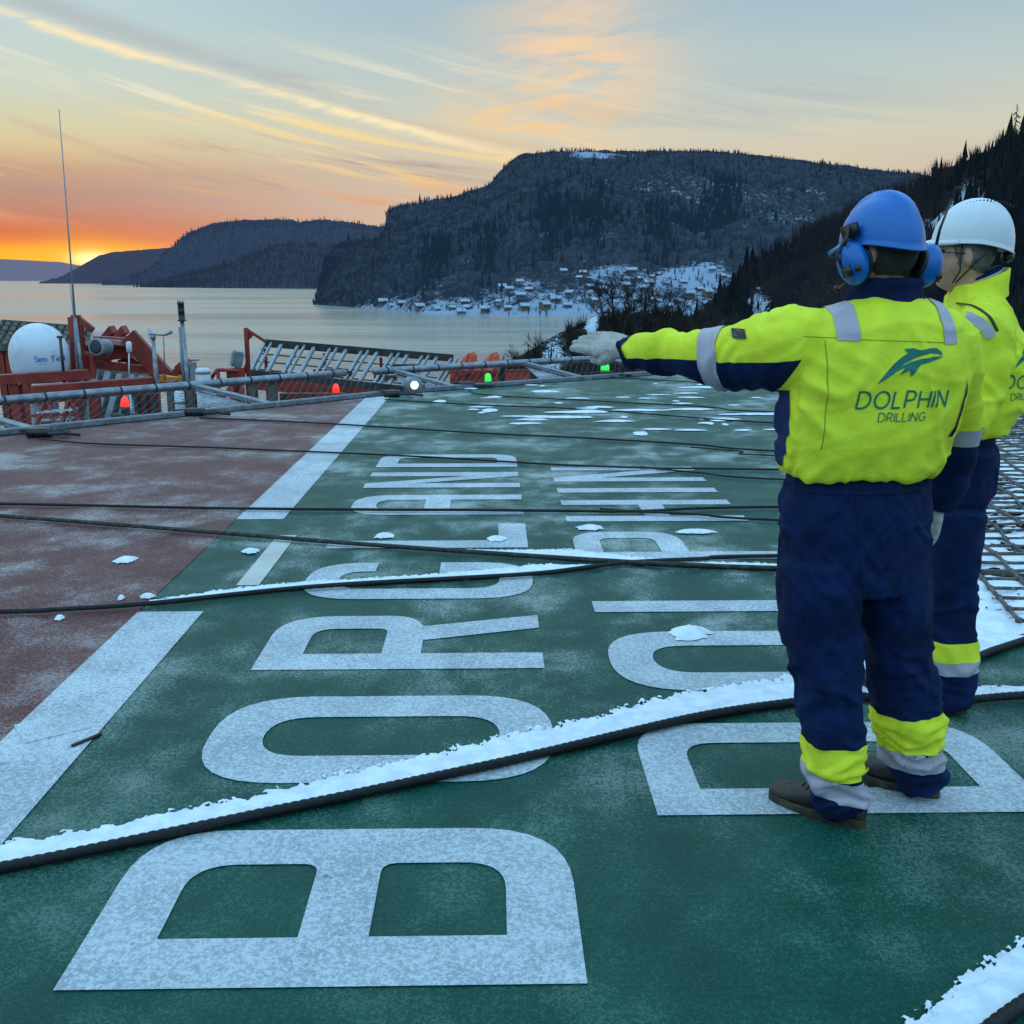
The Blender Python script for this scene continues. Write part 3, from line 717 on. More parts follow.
# ------------------------------------------------------------------ ropes, hoses, snow
def path_px(pts, r, m=8, jit=.004, lift=0.0, seed=0):
    w_ = [gp(x, y) for x, y in pts]; q = [Vector(p) for p in crm([tuple(p) for p in w_], m)]
    out = []
    for i, p in enumerate(q):
        n = noise.noise(Vector((p.x * 1.3 + seed, p.y, seed)))
        out.append(Vector((p.x, p.y + n * jit * 3, r + .009 + lift + max(0, noise.noise(Vector((p.x * .9, seed, 3)))) * jit * 2)))
    return out
ropes = [
    ([(200, 419.5), (320, 425), (480, 435), (620, 442), (700, 447), (790, 454), (1300, 478)], 0.0128, 'thin black rope running from the red edge lamp over the white band'),
    ([(385, 401), (470, 406), (600, 412), (780, 425), (1300, 450)], 0.0120, 'black rope starting at the floodlight near the white band end'),
    ([(468, 392), (497, 397), (700, 408), (780, 414), (1300, 430)], 0.0112, 'black rope starting beside the nearer green lamp'),
    ([(606, 378), (700, 384), (780, 389), (1300, 402)], 0.0112, 'farthest black rope starting beside the farther green lamp'),
    ([(38, 441), (100, 446), (220, 450), (340, 455), (440, 460), (560, 467), (640, 470), (700, 471), (790, 472), (1300, 478)], 0.0120, 'black rope starting at the left shackle and crossing the far letters'),
    ([(-200, 506), (0, 507), (200, 511), (350, 512.5), (570, 514), (640, 514), (780, 510), (1300, 512)], 0.0144, 'black rope crossing between the far letters A and L'),
    ([(-200, 505), (0, 519.5), (120, 529), (230, 538), (400, 551), (600, 565), (700, 570), (780, 573), (1300, 590)], 0.0192, 'thick tan and black rope slanting across the middle of the deck'),
    ([(-300, 626), (0, 617), (60, 614), (150, 608), (300, 592), (450, 583), (540, 577), (620, 567), (700, 563), (780, 560), (1300, 556)], 0.0168, 'black rope with snow behind it crossing the gap in the white band'),
    ([(600, 512), (640, 515), (700, 518), (780, 523), (1300, 540)], 0.0120, 'short black rope branching off between the two words'),
    ([(640, 469), (700, 475), (790, 482), (1300, 500)], 0.0104, 'short black rope branching off above the far letter N'),
    ([(690, 449), (740, 453), (790, 458), (1300, 470)], 0.0096, 'thin black rope end beside the pointing man'),
]
for i, (pts, r, lab) in enumerate(ropes):
    b = bmesh.new(); q = path_px(pts, r, 10, .004, 0, i * 7.3); tube(b, q, r, 8, .75)
    tag(obj('rope', b, M_strap if i == 6 else M_rope), lab, 'rope', 'ropes lying across the helideck')
def hose(pts, r, lab):
    b = bmesh.new(); w_ = [gp(x, y) for x, y in pts]; q0 = [Vector(p) for p in crm([tuple(p) for p in w_], 60)]
    # even spacing
    q = [q0[0]]; step = .0095
    for p in q0[1:]:
        while (p - q[-1]).length > step: q.append(q[-1] + (p - q[-1]).normalized() * step)
    rr_ = [r * (1.0 if (i % 3) < 2 else .84) for i in range(len(q))]
    q = [Vector((p.x, p.y, r + .008 + .003 * noise.noise(p * 2))) for p in q]
    tube(b, q, rr_, 14)
    tag(obj('hose', b, M_hose), lab, 'hose')
    return q
H1 = hose([(-160, 905), (0, 875), (130, 848), (250, 823), (400, 791), (550, 757), (700, 722), (797, 707), (860, 702), (930, 708), (1024, 701), (1200, 695)], .0165, 'thick ribbed black hose crossing the deck with a snow drift behind')
H2 = hose([(905, 690), (940, 678), (975, 663), (1024, 645), (1200, 590)], .017, 'ribbed black hose slanting away right behind the white helmeted man')
H3 = hose([(960, 1060), (1024, 1012), (1100, 968), (1200, 925)], .018, 'ribbed black hose end in the bottom right corner')
def drift(pts, wfn, seed, h=.012, side=1.0, nx=None, off=.0, hollow=0):
    """a wind-blown strip of snow along a line; ragged outer edge"""
    q = [Vector(p) for p in crm([tuple(gp(x, y)) for x, y in pts], 12)]
    L = [0]
    for a, c in zip(q, q[1:]): L.append(L[-1] + (c - a).length)
    nx = nx or int(L[-1] / .009); ny = 34
    vs = []; idx = {}; fs = []
    j = 0
    for i in range(nx + 1):
        s_ = L[-1] * i / nx
        while j < len(L) - 2 and L[j + 1] < s_: j += 1
        t = (s_ - L[j]) / max(1e-6, L[j + 1] - L[j]); p = q[j].lerp(q[j + 1], t); d = (q[j + 1] - q[j]).normalized()
        nrm = Vector((-d.y, d.x, 0)) * side
        wd = wfn(s_ / L[-1])
        ww = wd * (1 + .18 * noise.noise(Vector((s_ * 2.2, seed, 0))) + .16 * noise.noise(Vector((s_ * 13, seed, 4))))
        for k in range(ny + 1):
            t = k / ny; r_ = p + nrm * (off + ww * 1.25 * t)
            nn = noise.fractal(Vector((r_.x * 48 + r_.y * 16, r_.y * 80, seed)), .9, 2, 3)
            ed = 1 - t * 1.25 + nn * .30
            z = .004 + h * max(0, min(1, ed * 2.2)) ** .6 * (.8 + .5 * noise.noise(Vector((r_.x * 25, r_.y * 25, seed)))) + .003 * nn
            idx[i, k] = (len(vs), ed + (0 if not hollow else 0)); vs.append((r_.x, r_.y, max(z, .0095 if ed > 0 else .003)))
    for i in range(nx):
        for k in range(ny):
            c = [idx[i, k], idx[i + 1, k], idx[i + 1, k + 1], idx[i, k + 1]]
            if sum(x[1] for x in c) / 4 > .02: fs.append(tuple(x[0] for x in c))
    return vs, fs
def prof(tab): return lambda t: interp(tab, t)[0]
def snow_obj(vf, lab): return tag(obj('snow_drift', vf, M_snow), lab, 'snow', kind='stuff')
snow_obj(drift([(-160, 905), (0, 875), (130, 848), (250, 823), (400, 791), (550, 757), (700, 722), (797, 707), (860, 702)], prof([(0, .17), (.3, .16), (.45, .19), (.6, .21), (.8, .25), (1, .31)]), 3), 'wind-blown snow drift behind the long hose')
snow_obj(drift([(860, 702), (930, 706), (1024, 697), (1200, 691)], prof([(0, .2), (.5, .10), (1, .1)]), 4), 'thin snow ridge along the hose right of the men')
snow_obj(drift([(905, 690), (940, 678), (975, 663), (1024, 645), (1200, 590)], prof([(0, .35), (.3, .62), (.6, .75), (1, .7)]), 5), 'broad patch of snow behind the right hose')
snow_obj(drift([(900, 1100), (960, 1058), (1024, 1010), (1100, 966), (1200, 923)], prof([(0, .13), (.35, .14), (1, .17)]), 6), 'snow drift in the bottom right corner')
snow_obj(drift([(150, 606), (300, 590.5), (450, 581.5), (540, 575.5), (600, 568)], prof([(0, .08), (.2, .14), (.5, .13), (.7, .17), (.88, .20), (1, .06)]), 7, .010), 'thin line of snow lying along a black rope')
snow_obj(drift([(420, 549.5), (600, 563), (700, 568.5), (780, 571.5), (960, 578)], prof([(0, .0), (.15, .10), (.28, .24), (.4, .17), (.6, .13), (1, .14)]), 8, .010), 'snow line behind the thick tan rope')
# loose snow scraps
rnd = random.Random(5)
vs = []; fs = []
def scrap(px, py, lx, ly, h=.02):
    c = gp(px, py); k0 = len(vs); n = 30; lx *= .8; ly *= (.62 if py < 440 else 1); h *= .7
    sd_ = rnd.random() * 90
    for r_, z in ((1, .0085), (.7, .012 + h * .5), (.35, .012 + h)):
        for k in range(n):
            a = 6.283 * k / n; q = 1 + .45 * noise.noise(Vector((math.cos(a) * 1.8, math.sin(a) * 1.8, sd_))) + .45 * noise.noise(Vector((math.cos(a) * 5, math.sin(a) * 5, sd_)))
            vs.append((c.x + math.cos(a) * lx * r_ * q, c.y + math.sin(a) * ly * r_ * q, z))
    vs.append((c.x, c.y, .012 + h))
    for j in range(2):
        for k in range(n): fs.append((k0 + j * n + k, k0 + j * n + (k + 1) % n, k0 + (j + 1) * n + (k + 1) % n, k0 + (j + 1) * n + k))
    for k in range(n): fs.append((k0 + 2 * n + k, k0 + 2 * n + (k + 1) % n, k0 + 3 * n))
for a in [(126, 561, .08, .07), (250, 552.5, .07, .05), (640, 434.5, .1, .22), (148, 598, .05, .03), (121, 600, .02, .03), (60, 620, .03, .03), (690, 634, .10, .09, .035), (385, 537, .08, .07), (497, 540, .08, .06), (590, 529, .11, .07), (696, 533, .16, .05), (440, 402, .12, .2), (490, 411, .12, .25), (415, 388, .12, .3),
          (545, 392, .25, .3), (575, 413, .45, .12), (560, 418, .5, .12), (590, 412, .25, .2), (640, 411, .4, .10), (616, 422, .3, .08), (700, 388, .4, .15), (690, 410, .35, .10), (720, 420, .3, .08), (755, 415, .35, .1), (600, 408, .25, .1)]: scrap(*a)
for _ in range(45):
    px = rnd.uniform(470, 790); py = rnd.uniform(384, 432)
    scrap(px, py, rnd.uniform(.04, .24), rnd.uniform(.04, .12), .010)
for _ in range(90):
    px = rnd.uniform(960, 1040); py = rnd.uniform(388, 470); scrap(px, py, rnd.uniform(.1, .4), rnd.uniform(.1, .3), .012)
tag(obj('snow_scraps', (vs, fs), M_snow), 'loose scraps of snow scattered over the deck', 'snow', kind='stuff')
# snow caught under the net
nx, ny = 150, 420; vs = []; fs = []; keep = {}
for i in range(nx + 1):
    for j in range(ny + 1):
        u_ = 2.45 + 5.2 * i / nx; v_ = 4.45 + 10.5 * (j / ny) ** 1.3; p = dk(u_ + .2 * (v_ - 4.65), v_)
        cu_ = (u_ / .2) % 1; cv_ = (v_ / .2) % 1
        n = noise.fractal(Vector((p.x * 3.6, p.y * 10.5, 2)), .9, 2, 4) + .5 * noise.noise(Vector((p.x * 1.1, p.y * .9, 7))) + .14 - .2 * (cv_ < .3)
        keep[i, j] = n; vs.append((p.x, p.y, .010 + .022 * max(0, min(1, n * 3))))
w_ = ny + 1
for i in range(nx):
    for j in range(ny):
        if keep[i, j] + keep[i + 1, j + 1] > -.05: fs.append((i * w_ + j, (i + 1) * w_ + j, (i + 1) * w_ + j + 1, i * w_ + j + 1))
tag(obj('snow_under_net', (vs, fs), M_snow), 'snow caught in the cells of the rope net', 'snow', kind='stuff')
b = bmesh.new(); nn_ = []
def npt(u_, v_): 
    a = noise.noise(Vector((u_ * 1.6, v_ * 1.6, 5))) * .10; c = noise.noise(Vector((u_ * 1.8, v_ * 1.3, 15))) * .06
    return dk(u_ + a + .2 * (v_ - 4.65), v_ + c, .038 + .012 * noise.noise(Vector((u_ * 3, v_ * 3, 1))))
for i in range(27):
    u_ = 2.55 + .2 * i; tube(b, [npt(u_, 4.65 + .1 * k) for k in range(100)], .0115, 5)
for j in range(56):
    v_ = 4.65 + .18 * j; tube(b, [npt(2.55 + .1 * k, v_) for k in range(53)], .0105, 5)
net = thing('landing_net', 'brown rope landing net lying in snow right of the men', 'net', dk(2.55, 4.65))
obj('mesh_ropes', b, M_netrope, net)
b = bmesh.new()
for i in range(27):
    for j in range(30):
        p = npt(2.55 + .2 * i, 4.65 + .18 * j); lathe(b, p, [(.006, -.016), (.019, -.008), (.019, .008), (.006, .016)], 6)
kn_ = obj('knots', b, M_netrope, net); kn_['kind'] = 'stuff'

# ------------------------------------------------------------------ perimeter safety net and lamps
E1 = Vector((-1.3, 15.1)); E0 = Vector((-9.6, 6.6)); E2 = Vector((3.0, 18.15))
def panel(a, c, ztop, lab, out=1.25, taper=False):
    d = (c - a).normalized(); nrm = Vector((-d.y, d.x)); t = thing('safety_net_panel', lab, 'safety net', dk(a.x, a.y), 'perimeter safety net panels')
    L = (c - a).length
    P = lambda s_, o_: dk((a + d * s_ + nrm * o_).x, (a + d * s_ + nrm * o_).y, .0 + (ztop) * max(0, o_) / out - (.02 if o_ <= 0 else 0))
    b = bmesh.new()
    top = [P(L * k / 10, out) for k in range(11)]
    if taper: top[-1] = P(L, out * .25); top[-2] = P(L * .94, out * .95)
    tube(b, top, .056, 12); obj('frame_pipe', b, M_galv, t)
    b = bmesh.new(); beam(b, P(0, .10), P(L, .10), .07, .09); beam(b, P(0, .03) + Vector((0, 0, .03)), P(L, .03) + Vector((0, 0, .03)), .03, .05); obj('edge_rail', b, M_galv, t, False)
    n = int(L / .45)
    proto = None
    for k in range(n):
        i_ = (k + .5) / n * 10; q = top[int(i_)].lerp(top[int(i_) + 1], i_ % 1)
        if proto is None:
            bb = bmesh.new(); M = (top[1] - top[0]).to_track_quat('Z', 'Y').to_matrix(); lathe(bb, q, [(.057, -.014), (.062, -.011), (.062, .011), (.057, .014)], 12, M); proto = obj('lashing', bb, M_lash, t); q0 = q.copy()
        else:
            o = proto.copy(); C.objects.link(o); o.parent = t; o.location = proto.location + (q - q0)
    b = bmesh.new(); sp = .13; lv = out
    for sgn in (-1, 1):
        k = -int(lv / sp) - 1
        while k * sp < L + lv:
            s0 = k * sp; pts = []
            o0, o1 = .1, out - .04
            s1, s2 = (s0, s0 + (o1 - o0)) if sgn > 0 else (s0 + (o1 - o0), s0)
            # clip to the panel
            A = [s1, o0]; B = [s2, o1]
            if not (max(s1, s2) < 0 or min(s1, s2) > L):
                def cl(A, B):
                    for e in (0, L):
                        if (A[0] - e) * (B[0] - e) < 0:
                            f = (e - A[0]) / (B[0] - A[0]); m_ = [e, A[1] + (B[1] - A[1]) * f]
                            if (e == 0 and A[0] < 0) or (e == L and A[0] > L): A = m_
                            else: B = m_
                    return A, B
                A, B = cl(A, B)
                if 0 <= A[0] <= L and 0 <= B[0] <= L:
                    pa, pb = P(*A), P(*B); mid = (pa + pb) / 2 - Vector((0, 0, .05)); tube(b, [pa, mid, pb], .0024, 3)
            k += 1
    obj('wire_mesh', b, M_wire, t, False)
    b = bmesh.new()
    m_ = max(1, round(L / 2.6))
    for k in range(m_):
        b = bmesh.new(); s_ = L * (k + .35) / m_
        beam(b, P(s_, .0) + Vector((0, 0, .02)), P(s_ - .55, out) - Vector((0, 0, .0)), .13, .05); obj('bracket', b, M_galv, t, False)
        b = bmesh.new(); pa, pb, pc, pd = P(s_ - .15, .08), P(s_ - .9, .08), P(s_ - .55, out * .95), P(s_ - .2, out * .8)
        for q in (pb, pc): pass
        f = [b.verts.new(q - Vector((0, 0, .04))) for q in (pa, pb, pc)]; b.faces.new(f); obj('gusset_plate', b, M_greyp, t, False)
    return t
d01 = (E1 - E0)
panel(E0, E0 + d01 * .46, .26, 'safety net panel at the far left end beside the radome')
panel(E0 + d01 * .465, E1 + (E0 - E1).normalized() * .1, .24, 'safety net panel between the red lamps')
panel(E1 + (E2 - E1).normalized() * .15, E2, .24, 'safety net panel between the floodlight and the farther green lamp', 1.15, True)
# shackles that end the ropes
for i, (px, py) in enumerate([(40, 437), (195, 416), (392, 397), (466, 388), (606, 377)]):
    c = gp(px, py); t = thing('rope_shackle', ['black rope tensioner beside the left lamp end of the net', 'black rope tensioner on the red zone edge', 'black rope tensioner at the far end of the white band', 'black rope tensioner beside the nearer green lamp', 'black rope tensioner beside the farther green lamp'][i], 'shackle', c, 'rope tensioners on the deck edge')
    b = bmesh.new(); box(b, c + Vector((0, 0, .05)), (.22, .16, .09)); bmesh.ops.bevel(b, geom=b.edges[:], offset=.02, segments=2); obj('clamp_block', b, M_black, t)
    b = bmesh.new(); ring = [c + Vector((.2 + .1 * math.cos(a * .6283), .06 * math.sin(a * .6283) * 2, .05)) for a in range(10)]; tube(b, ring + [ring[0]], .02, 6); obj('ring', b, M_lash, t)
    b = bmesh.new(); tube(b, [c + Vector((-.35, .25, .03)), c + Vector((-.1, .1, .07)), c + Vector((.05, .0, .06)), c + Vector((.45, -.05, .03))], .018, 6); obj('tail_rope', b, M_lash, t)
def edge_lamp(px, py, m, lab, Yo=.35, r=.07):
    g_ = gp(px, py + 7); c = at(px, py, g_.y + Yo)
    t = thing('edge_lamp', lab, 'lamp', (c.x, c.y, 0), 'perimeter lamps')
    b = bmesh.new(); lathe(b, (c.x, c.y, c.z - .02), [(r, 0), (r, .05), (r * .8, .10), (r * .3, .125)], 16); obj('lens', b, m, t)
    b = bmesh.new(); lathe(b, (c.x, c.y, c.z - .10), [(r * 1.1, 0), (r * 1.1, .08)], 16); box(b, (c.x, c.y - .02, c.z - .14), (.34, .10, .06)); obj('lamp_base', b, M_darks, t)
    b = bmesh.new(); tube(b, [(c.x, c.y, c.z - .1), (c.x, c.y, -.3)], .02, 8); obj('stem', b, M_galv, t)
edge_lamp(125, 405, M_lred, 'lit red perimeter lamp at the left below the radome mast', r=.052)
edge_lamp(336, 391, M_lred, 'lit red perimeter lamp near the end of the white band', r=.05)
edge_lamp(488, 380, M_lgreen, 'lit green perimeter lamp left of the pointing hand', .1, r=.052)
edge_lamp(605, 369, M_lgreen, 'lit green perimeter lamp under the pointing glove', .1, r=.075)
c = at(414, 385, 15.2); t = thing('floodlight', 'lit white floodlight on the deck edge near the white band', 'floodlight', (c.x, c.y, 0))
Mx = Vector((.35, -1, -.02)).to_track_quat('Z', 'Y').to_matrix()
b = bmesh.new(); lathe(b, c, [(.05, -.32), (.09, -.3), (.11, -.1), (.125, 0), (.125, .03)], 20, Mx); obj('housing', b, M_greyp, t)
b = bmesh.new(); lathe(b, c + Mx @ Vector((0, 0, .031)), [(.06, 0), (.04, .012), (.01, .016)], 20, Mx); obj('lens', b, M_lwhite, t)
b = bmesh.new(); beam(b, c + Vector((-.13, .1, 0)), Vector((c.x - .13, c.y + .1, -.05)), .03, .05); beam(b, c + Vector((.13, .1, 0)), Vector((c.x + .13, c.y + .1, -.05)), .03, .05); obj('yoke', b, M_galv, t, False)
c = at(682, 375, 18.4); t = thing('floodlight', 'warm lit floodlight just under the sleeve of the pointing arm', 'floodlight', (c.x, c.y, 0))
b = bmesh.new(); lathe(b, c, [(.06, -.25), (.13, -.12), (.15, 0)], 16, Mx); obj('housing', b, M_greyp, t)
b = bmesh.new(); lathe(b, c + Mx @ Vector((0, 0, .003)), [(.12, 0), (.02, .02)], 16, Mx); obj('lens', b, M_lwhite, t)
b = bmesh.new(); beam(b, c, Vector((c.x, c.y, -.1)), .05, .05); obj('stem', b, M_galv, t)
#RIG-BEGIN
# ------------------------------------------------------------------ rig equipment beyond the deck edge
def pbar(b, p0, p1, w=.12, h=.12): beam(b, at(*p0), at(*p1), w, h)
def ptube(b, p0, p1, r, n=8): tube(b, [at(*p0), at(*p1)], r if isinstance(r, list) else [r, r], n)
def down(b, x, y, Y, to=-8, w=.14): p = at(x, y, Y); beam(b, p, Vector((p.x, p.y, to)), w, w)
# stroke lettering shared by all printed words
SF = {'D': (.78, [[(0, 0), (0, 1), (.36, 1), (.6, .9), (.74, .7), (.78, .5), (.74, .3), (.6, .1), (.36, 0), (0, 0)]]),
      'O': (.9, [[(.45 + .45 * math.cos(a * math.pi / 12), .5 + .5 * math.sin(a * math.pi / 12)) for a in range(25)]]),
      'L': (.5, [[(0, 1), (0, 0), (.5, 0)]]), 'I': (.0, [[(0, 1), (0, 0)]]),
      'P': (.6, [[(0, 0), (0, 1), (.34, 1), (.52, .92), (.6, .73), (.52, .54), (.34, .46), (0, .46)]]),
      'H': (.68, [[(0, 0), (0, 1)], [(.68, 0), (.68, 1)], [(0, .5), (.68, .5)]]),
      'N': (.7, [[(0, 0), (0, 1), (.7, 0), (.7, 1)]]),
      'R': (.6, [[(0, 0), (0, 1), (.34, 1), (.52, .92), (.58, .73), (.52, .54), (.34, .46), (0, .46)], [(.3, .46), (.6, 0)]]),
      'G': (.85, [[(.45 + .43 * math.cos(a * math.pi / 12), .5 + .5 * math.sin(a * math.pi / 12)) for a in range(3, 23)] + [(.86, .48), (.5, .48)]]),
      'S': (.55, [[(.52, .84), (.4, .97), (.25, 1), (.08, .92), (.03, .76), (.1, .6), (.3, .51), (.47, .42), (.54, .25), (.46, .08), (.27, 0), (.1, .04), (0, .17)]]),
      'e': (.52, [[(.02, .34), (.5, .34), (.48, .52), (.38, .65), (.25, .68), (.1, .62), (.02, .47), (.0, .33), (.04, .15), (.14, .03), (.28, 0), (.42, .05), (.49, .14)]]),
      'a': (.5, [[(.48, .66), (.48, 0)], [(.48, .5), (.36, .65), (.24, .68), (.1, .62), (.01, .46), (0, .3), (.04, .12), (.16, .01), (.28, 0), (.4, .06), (.48, .18)]]),
      'T': (.6, [[(0, 1), (.6, 1)], [(.3, 1), (.3, 0)]]), 'l': (.0, [[(0, 1), (0, 0)]]), ' ': (.25, [])}
def text_quads(s, gap=.28, w=.12, slant=0.0):
    """ribbons of small quads, letter height 1; returns quads and total width"""
    x = 0; out = []
    for ch in s:
        adv, sts = SF[ch]
        for st in sts:
            pts = []
            for a, c in zip(st, st[1:]):
                n = max(1, int(math.hypot(c[0] - a[0], c[1] - a[1]) / .12))
                pts += [(a[0] + (c[0] - a[0]) * k / n, a[1] + (c[1] - a[1]) * k / n) for k in range(n)]
            pts.append(st[-1]); L = []; Rr = []
            for i, p in enumerate(pts):
                a = pts[max(0, i - 1)]; c = pts[min(len(pts) - 1, i + 1)]
                d = (c[0] - a[0], c[1] - a[1]); l = math.hypot(*d) or 1; k = 1.0
                if 0 < i < len(pts) - 1:
                    d1 = (p[0] - a[0], p[1] - a[1]); l1 = math.hypot(*d1) or 1
                    cs = abs((d1[0] * d[0] + d1[1] * d[1]) / (l * l1)); k = min(1.5, 1 / max(.5, cs))
                nx_, ny_ = -d[1] / l * w / 2 * k, d[0] / l * w / 2 * k
                L.append((x + p[0] + nx_, p[1] + ny_)); Rr.append((x + p[0] - nx_, p[1] - ny_))
            for i in range(len(pts) - 1): out.append((L[i], Rr[i], Rr[i + 1], L[i + 1]))
        x += adv + gap
    out = [[(p[0] + p[1] * slant, p[1]) for p in q] for q in out]
    return out, x - gap
def project(polys, org, ex, ez, d, bvh, off=.003, reach=.6):
    """wrap flat polygons on a surface: cast along d"""
    vs = []; fs = []; cache = {}
    for q in polys:
        ids = []
        for p in q:
            key = (round(p[0], 5), round(p[1], 5))
            if key not in cache:
                o = org + ex * p[0] + ez * p[1] - d * reach
                h = bvh.ray_cast(o, d, reach * 2)
                if h[0] is None: cache[key] = None
                else:
                    cache[key] = len(vs); nn_ = h[1] if h[1].dot(d) < 0 else -h[1]; vs.append(tuple(h[0] + (nn_ * .7 - d * .3) * off))
            ids.append(cache[key])
        if None not in ids and len(set(ids)) >= 3: fs.append(tuple(ids))
    return vs, fs
# radome
Yr = 17.0
c = at(39, 350, Yr); k = Yr / F
t = thing('satellite_radome', 'white egg shaped satellite radome at the far left', 'radome', (c.x, c.y, -8))
b = bmesh.new(); r = 28 * k; zb = at(39, 374, Yr).z; zt = at(39, 323, Yr).z; hgt = zt - zb
prof_ = [(r * .80, 0), (r * .90, .02 * hgt), (r * .95, .08 * hgt), (r * .97, .15 * hgt), (r * .99, .25 * hgt), (r, .38 * hgt)] + [(r * math.cos(a * math.pi / 24), hgt * (.40 + .60 * math.sin(a * math.pi / 24))) for a in range(1, 12)] + [(.01, hgt)]
lathe(b, (c.x, c.y, zb), prof_, 40); bv = BVHTree.FromBMesh(b); dome = obj('dome', b, M_dome, t)
q, wd = text_quads('Sea Tel', .16, .17); s_ = 20 * k / wd
vs_, fs_ = project(q, at(47, 360, Yr), Vector((s_, 0, 0)), Vector((0, 0, s_ * 1.0)), Vector((0, 1, 0)), bv, .006, 1.2)
obj('lettering', (vs_, fs_), M_bluet, dome, False)
vs_, fs_ = project([[(i * .1, 0), (i * .1 + .1, 0), (i * .1 + .1, .08), (i * .1, .08)] for i in range(6, 20)], at(47, 362.5, Yr), Vector((s_, 0, 0)), Vector((0, 0, s_)), Vector((0, 1, 0)), bv, .006, 1.2)
obj('underline', (vs_, fs_), M_bluet, dome, False)
b = bmesh.new(); lathe(b, (c.x, c.y, zb - .12), [(r * .9, 0), (r * .9, .06), (r * .7, .12)], 24); lathe(b, (c.x, c.y, -8), [(.25, 0), (.22, 7.6 + zb)], 12); obj('pedestal', b, M_greyp, t)
b = bmesh.new(); ptube(b, (60, 337, 16.3), (64, 376, 16.3), .025); ptube(b, (57, 337, 16.3), (63, 337, 16.3), .02)
p0 = at(64, 376, 16.3); tube(b, [p0, Vector((p0.x, p0.y, -8))], .03); tag(obj('thin_post', b, M_darks), 'thin dark tee post in front of the radome', 'post')
# antennas
t = thing('whip_antenna', 'tallest whip antenna rising high against the sunset', 'antenna', (at(80, 373, 17.2).x, 17.2, -8))
b = bmesh.new(); a0 = at(82, 374, 17.2); a1 = at(75, 318, 17.2)
tube(b, [Vector((a0.x, a0.y, -8)), a0, a1], [.05, .035, .028], 10); obj('mast', b, M_galv, t)
b = bmesh.new(); tube(b, [a1, at(69, 240, 17.2), at(59, 109, 17.2)], [.020, .013, .007], 8); obj('whip', b, M_greyp, t)
b = bmesh.new(); a0 = at(77, 372, 17.3); tube(b, [Vector((a0.x, a0.y, -8)), a0, at(74, 320, 17.3), at(70, 285, 17.3)], [.03, .02, .012, .007], 8); tag(obj('whip_antenna', b, M_greyp), 'short thin whip antenna just left of the tallest one', 'antenna')
t = thing('red_davit', 'red davit bracket behind the antennas with a sloping arm', 'davit', (at(76, 375, 17.6).x, 17.6, -8))
b = bmesh.new(); down(b, 74, 317, 17.6, -8, .16); down(b, 79, 320, 17.6, -8, .10); obj('post', b, M_redp, t, False)
b = bmesh.new(); pbar(b, (72, 318, 17.6), (80, 318, 17.6), .1, .1); pbar(b, (78, 318, 17.6), (93, 330, 17.6), .09, .09); pbar(b, (72, 352, 17.6), (84, 336, 17.6), .07, .07); obj('arm', b, M_redp, t, False)
# walkway gratings behind the radome
t = thing('walkway', 'dark tilted walkway grating behind the radome', 'walkway', at(40, 340, 20))
b = bmesh.new(); tl, tr_, bl, br_ = at(2, 323, 21), at(92, 330, 21), at(-12, 346, 20), at(84, 352, 20)
for i in range(13): f = i / 12; beam(b, tl.lerp(tr_, f), bl.lerp(br_, f), .09, .10)
for i in range(6): f = i / 5; beam(b, tl.lerp(bl, f), tr_.lerp(br_, f), .05, .14)
obj('grating', b, M_wood, t, False)
b = bmesh.new(); pl = [b.verts.new(v + Vector((0, .15, -.04))) for v in (tl, tr_, br_, bl)]; b.faces.new(pl); obj('back_plate', b, M_darks, t, False)
b = bmesh.new()
for x in (2, 9, 22, 70, 84): down(b, x, 350, 20.2, -8, .16)
pbar(b, (-20, 350, 20.2), (20, 350, 20.2), .15, .15)
obj('post', b, M_redp, t, False)
# red beams
for p0, p1, w_, lab in (((-60, 383, 16.0), (88, 374, 16.4), .11, 'upper red beam under the radome'), ((32, 391, 15.4), (152, 382, 16.2), .12, 'lower red beam behind the net pipe')):
    t = thing('red_beam', lab, 'beam', at(*p0)); b = bmesh.new(); pbar(b, p0, p1, .25, w_ * 1.3); obj('girder', b, M_redp, t, False)
    b = bmesh.new()
    for f in (.1, .5, .9):
        p = at(*p0).lerp(at(*p1), f); beam(b, p - Vector((0, 0, .1)), Vector((p.x, p.y, -8)), .14, .14)
    obj('post', b, M_redp, t, False)
# big red frame (boom rest)
t = thing('red_boom_rest', 'big red steel boom rest with sloping legs left of the anemometer', 'boom rest', (at(120, 380, 18).x, 18, -8))
b = bmesh.new()
for yy in (17.6, 18.6):
    pbar(b, (128, 336, yy), (176, 388, yy), .12, .30)
    down(b, 150, 372, yy, -8, .2)
obj('sloping_leg', b, M_redp, t, False)
b = bmesh.new()
for (x0, x1) in ((91, 104), (103, 132)):
    f = [at(x0 + 2, 331 + (x0 > 100), 18.9), at(x1 + 1, 332 + (x0 > 100) * 1.5, 18.9), at(x1 - 8, 341, 17.6), at(x0 - 1, 339, 17.6)]
    lo = [p - Vector((0, 0, .08)) for p in f]; V = [b.verts.new(p) for p in f + lo]
    b.faces.new(V[:4]); b.faces.new(V[4:][::-1])
    for i in range(4): b.faces.new((V[i], V[(i + 1) % 4], V[4 + (i + 1) % 4], V[4 + i]))
bmesh.ops.recalc_face_normals(b, faces=b.faces); obj('top_plate', b, M_pink, t, False)
b = bmesh.new()
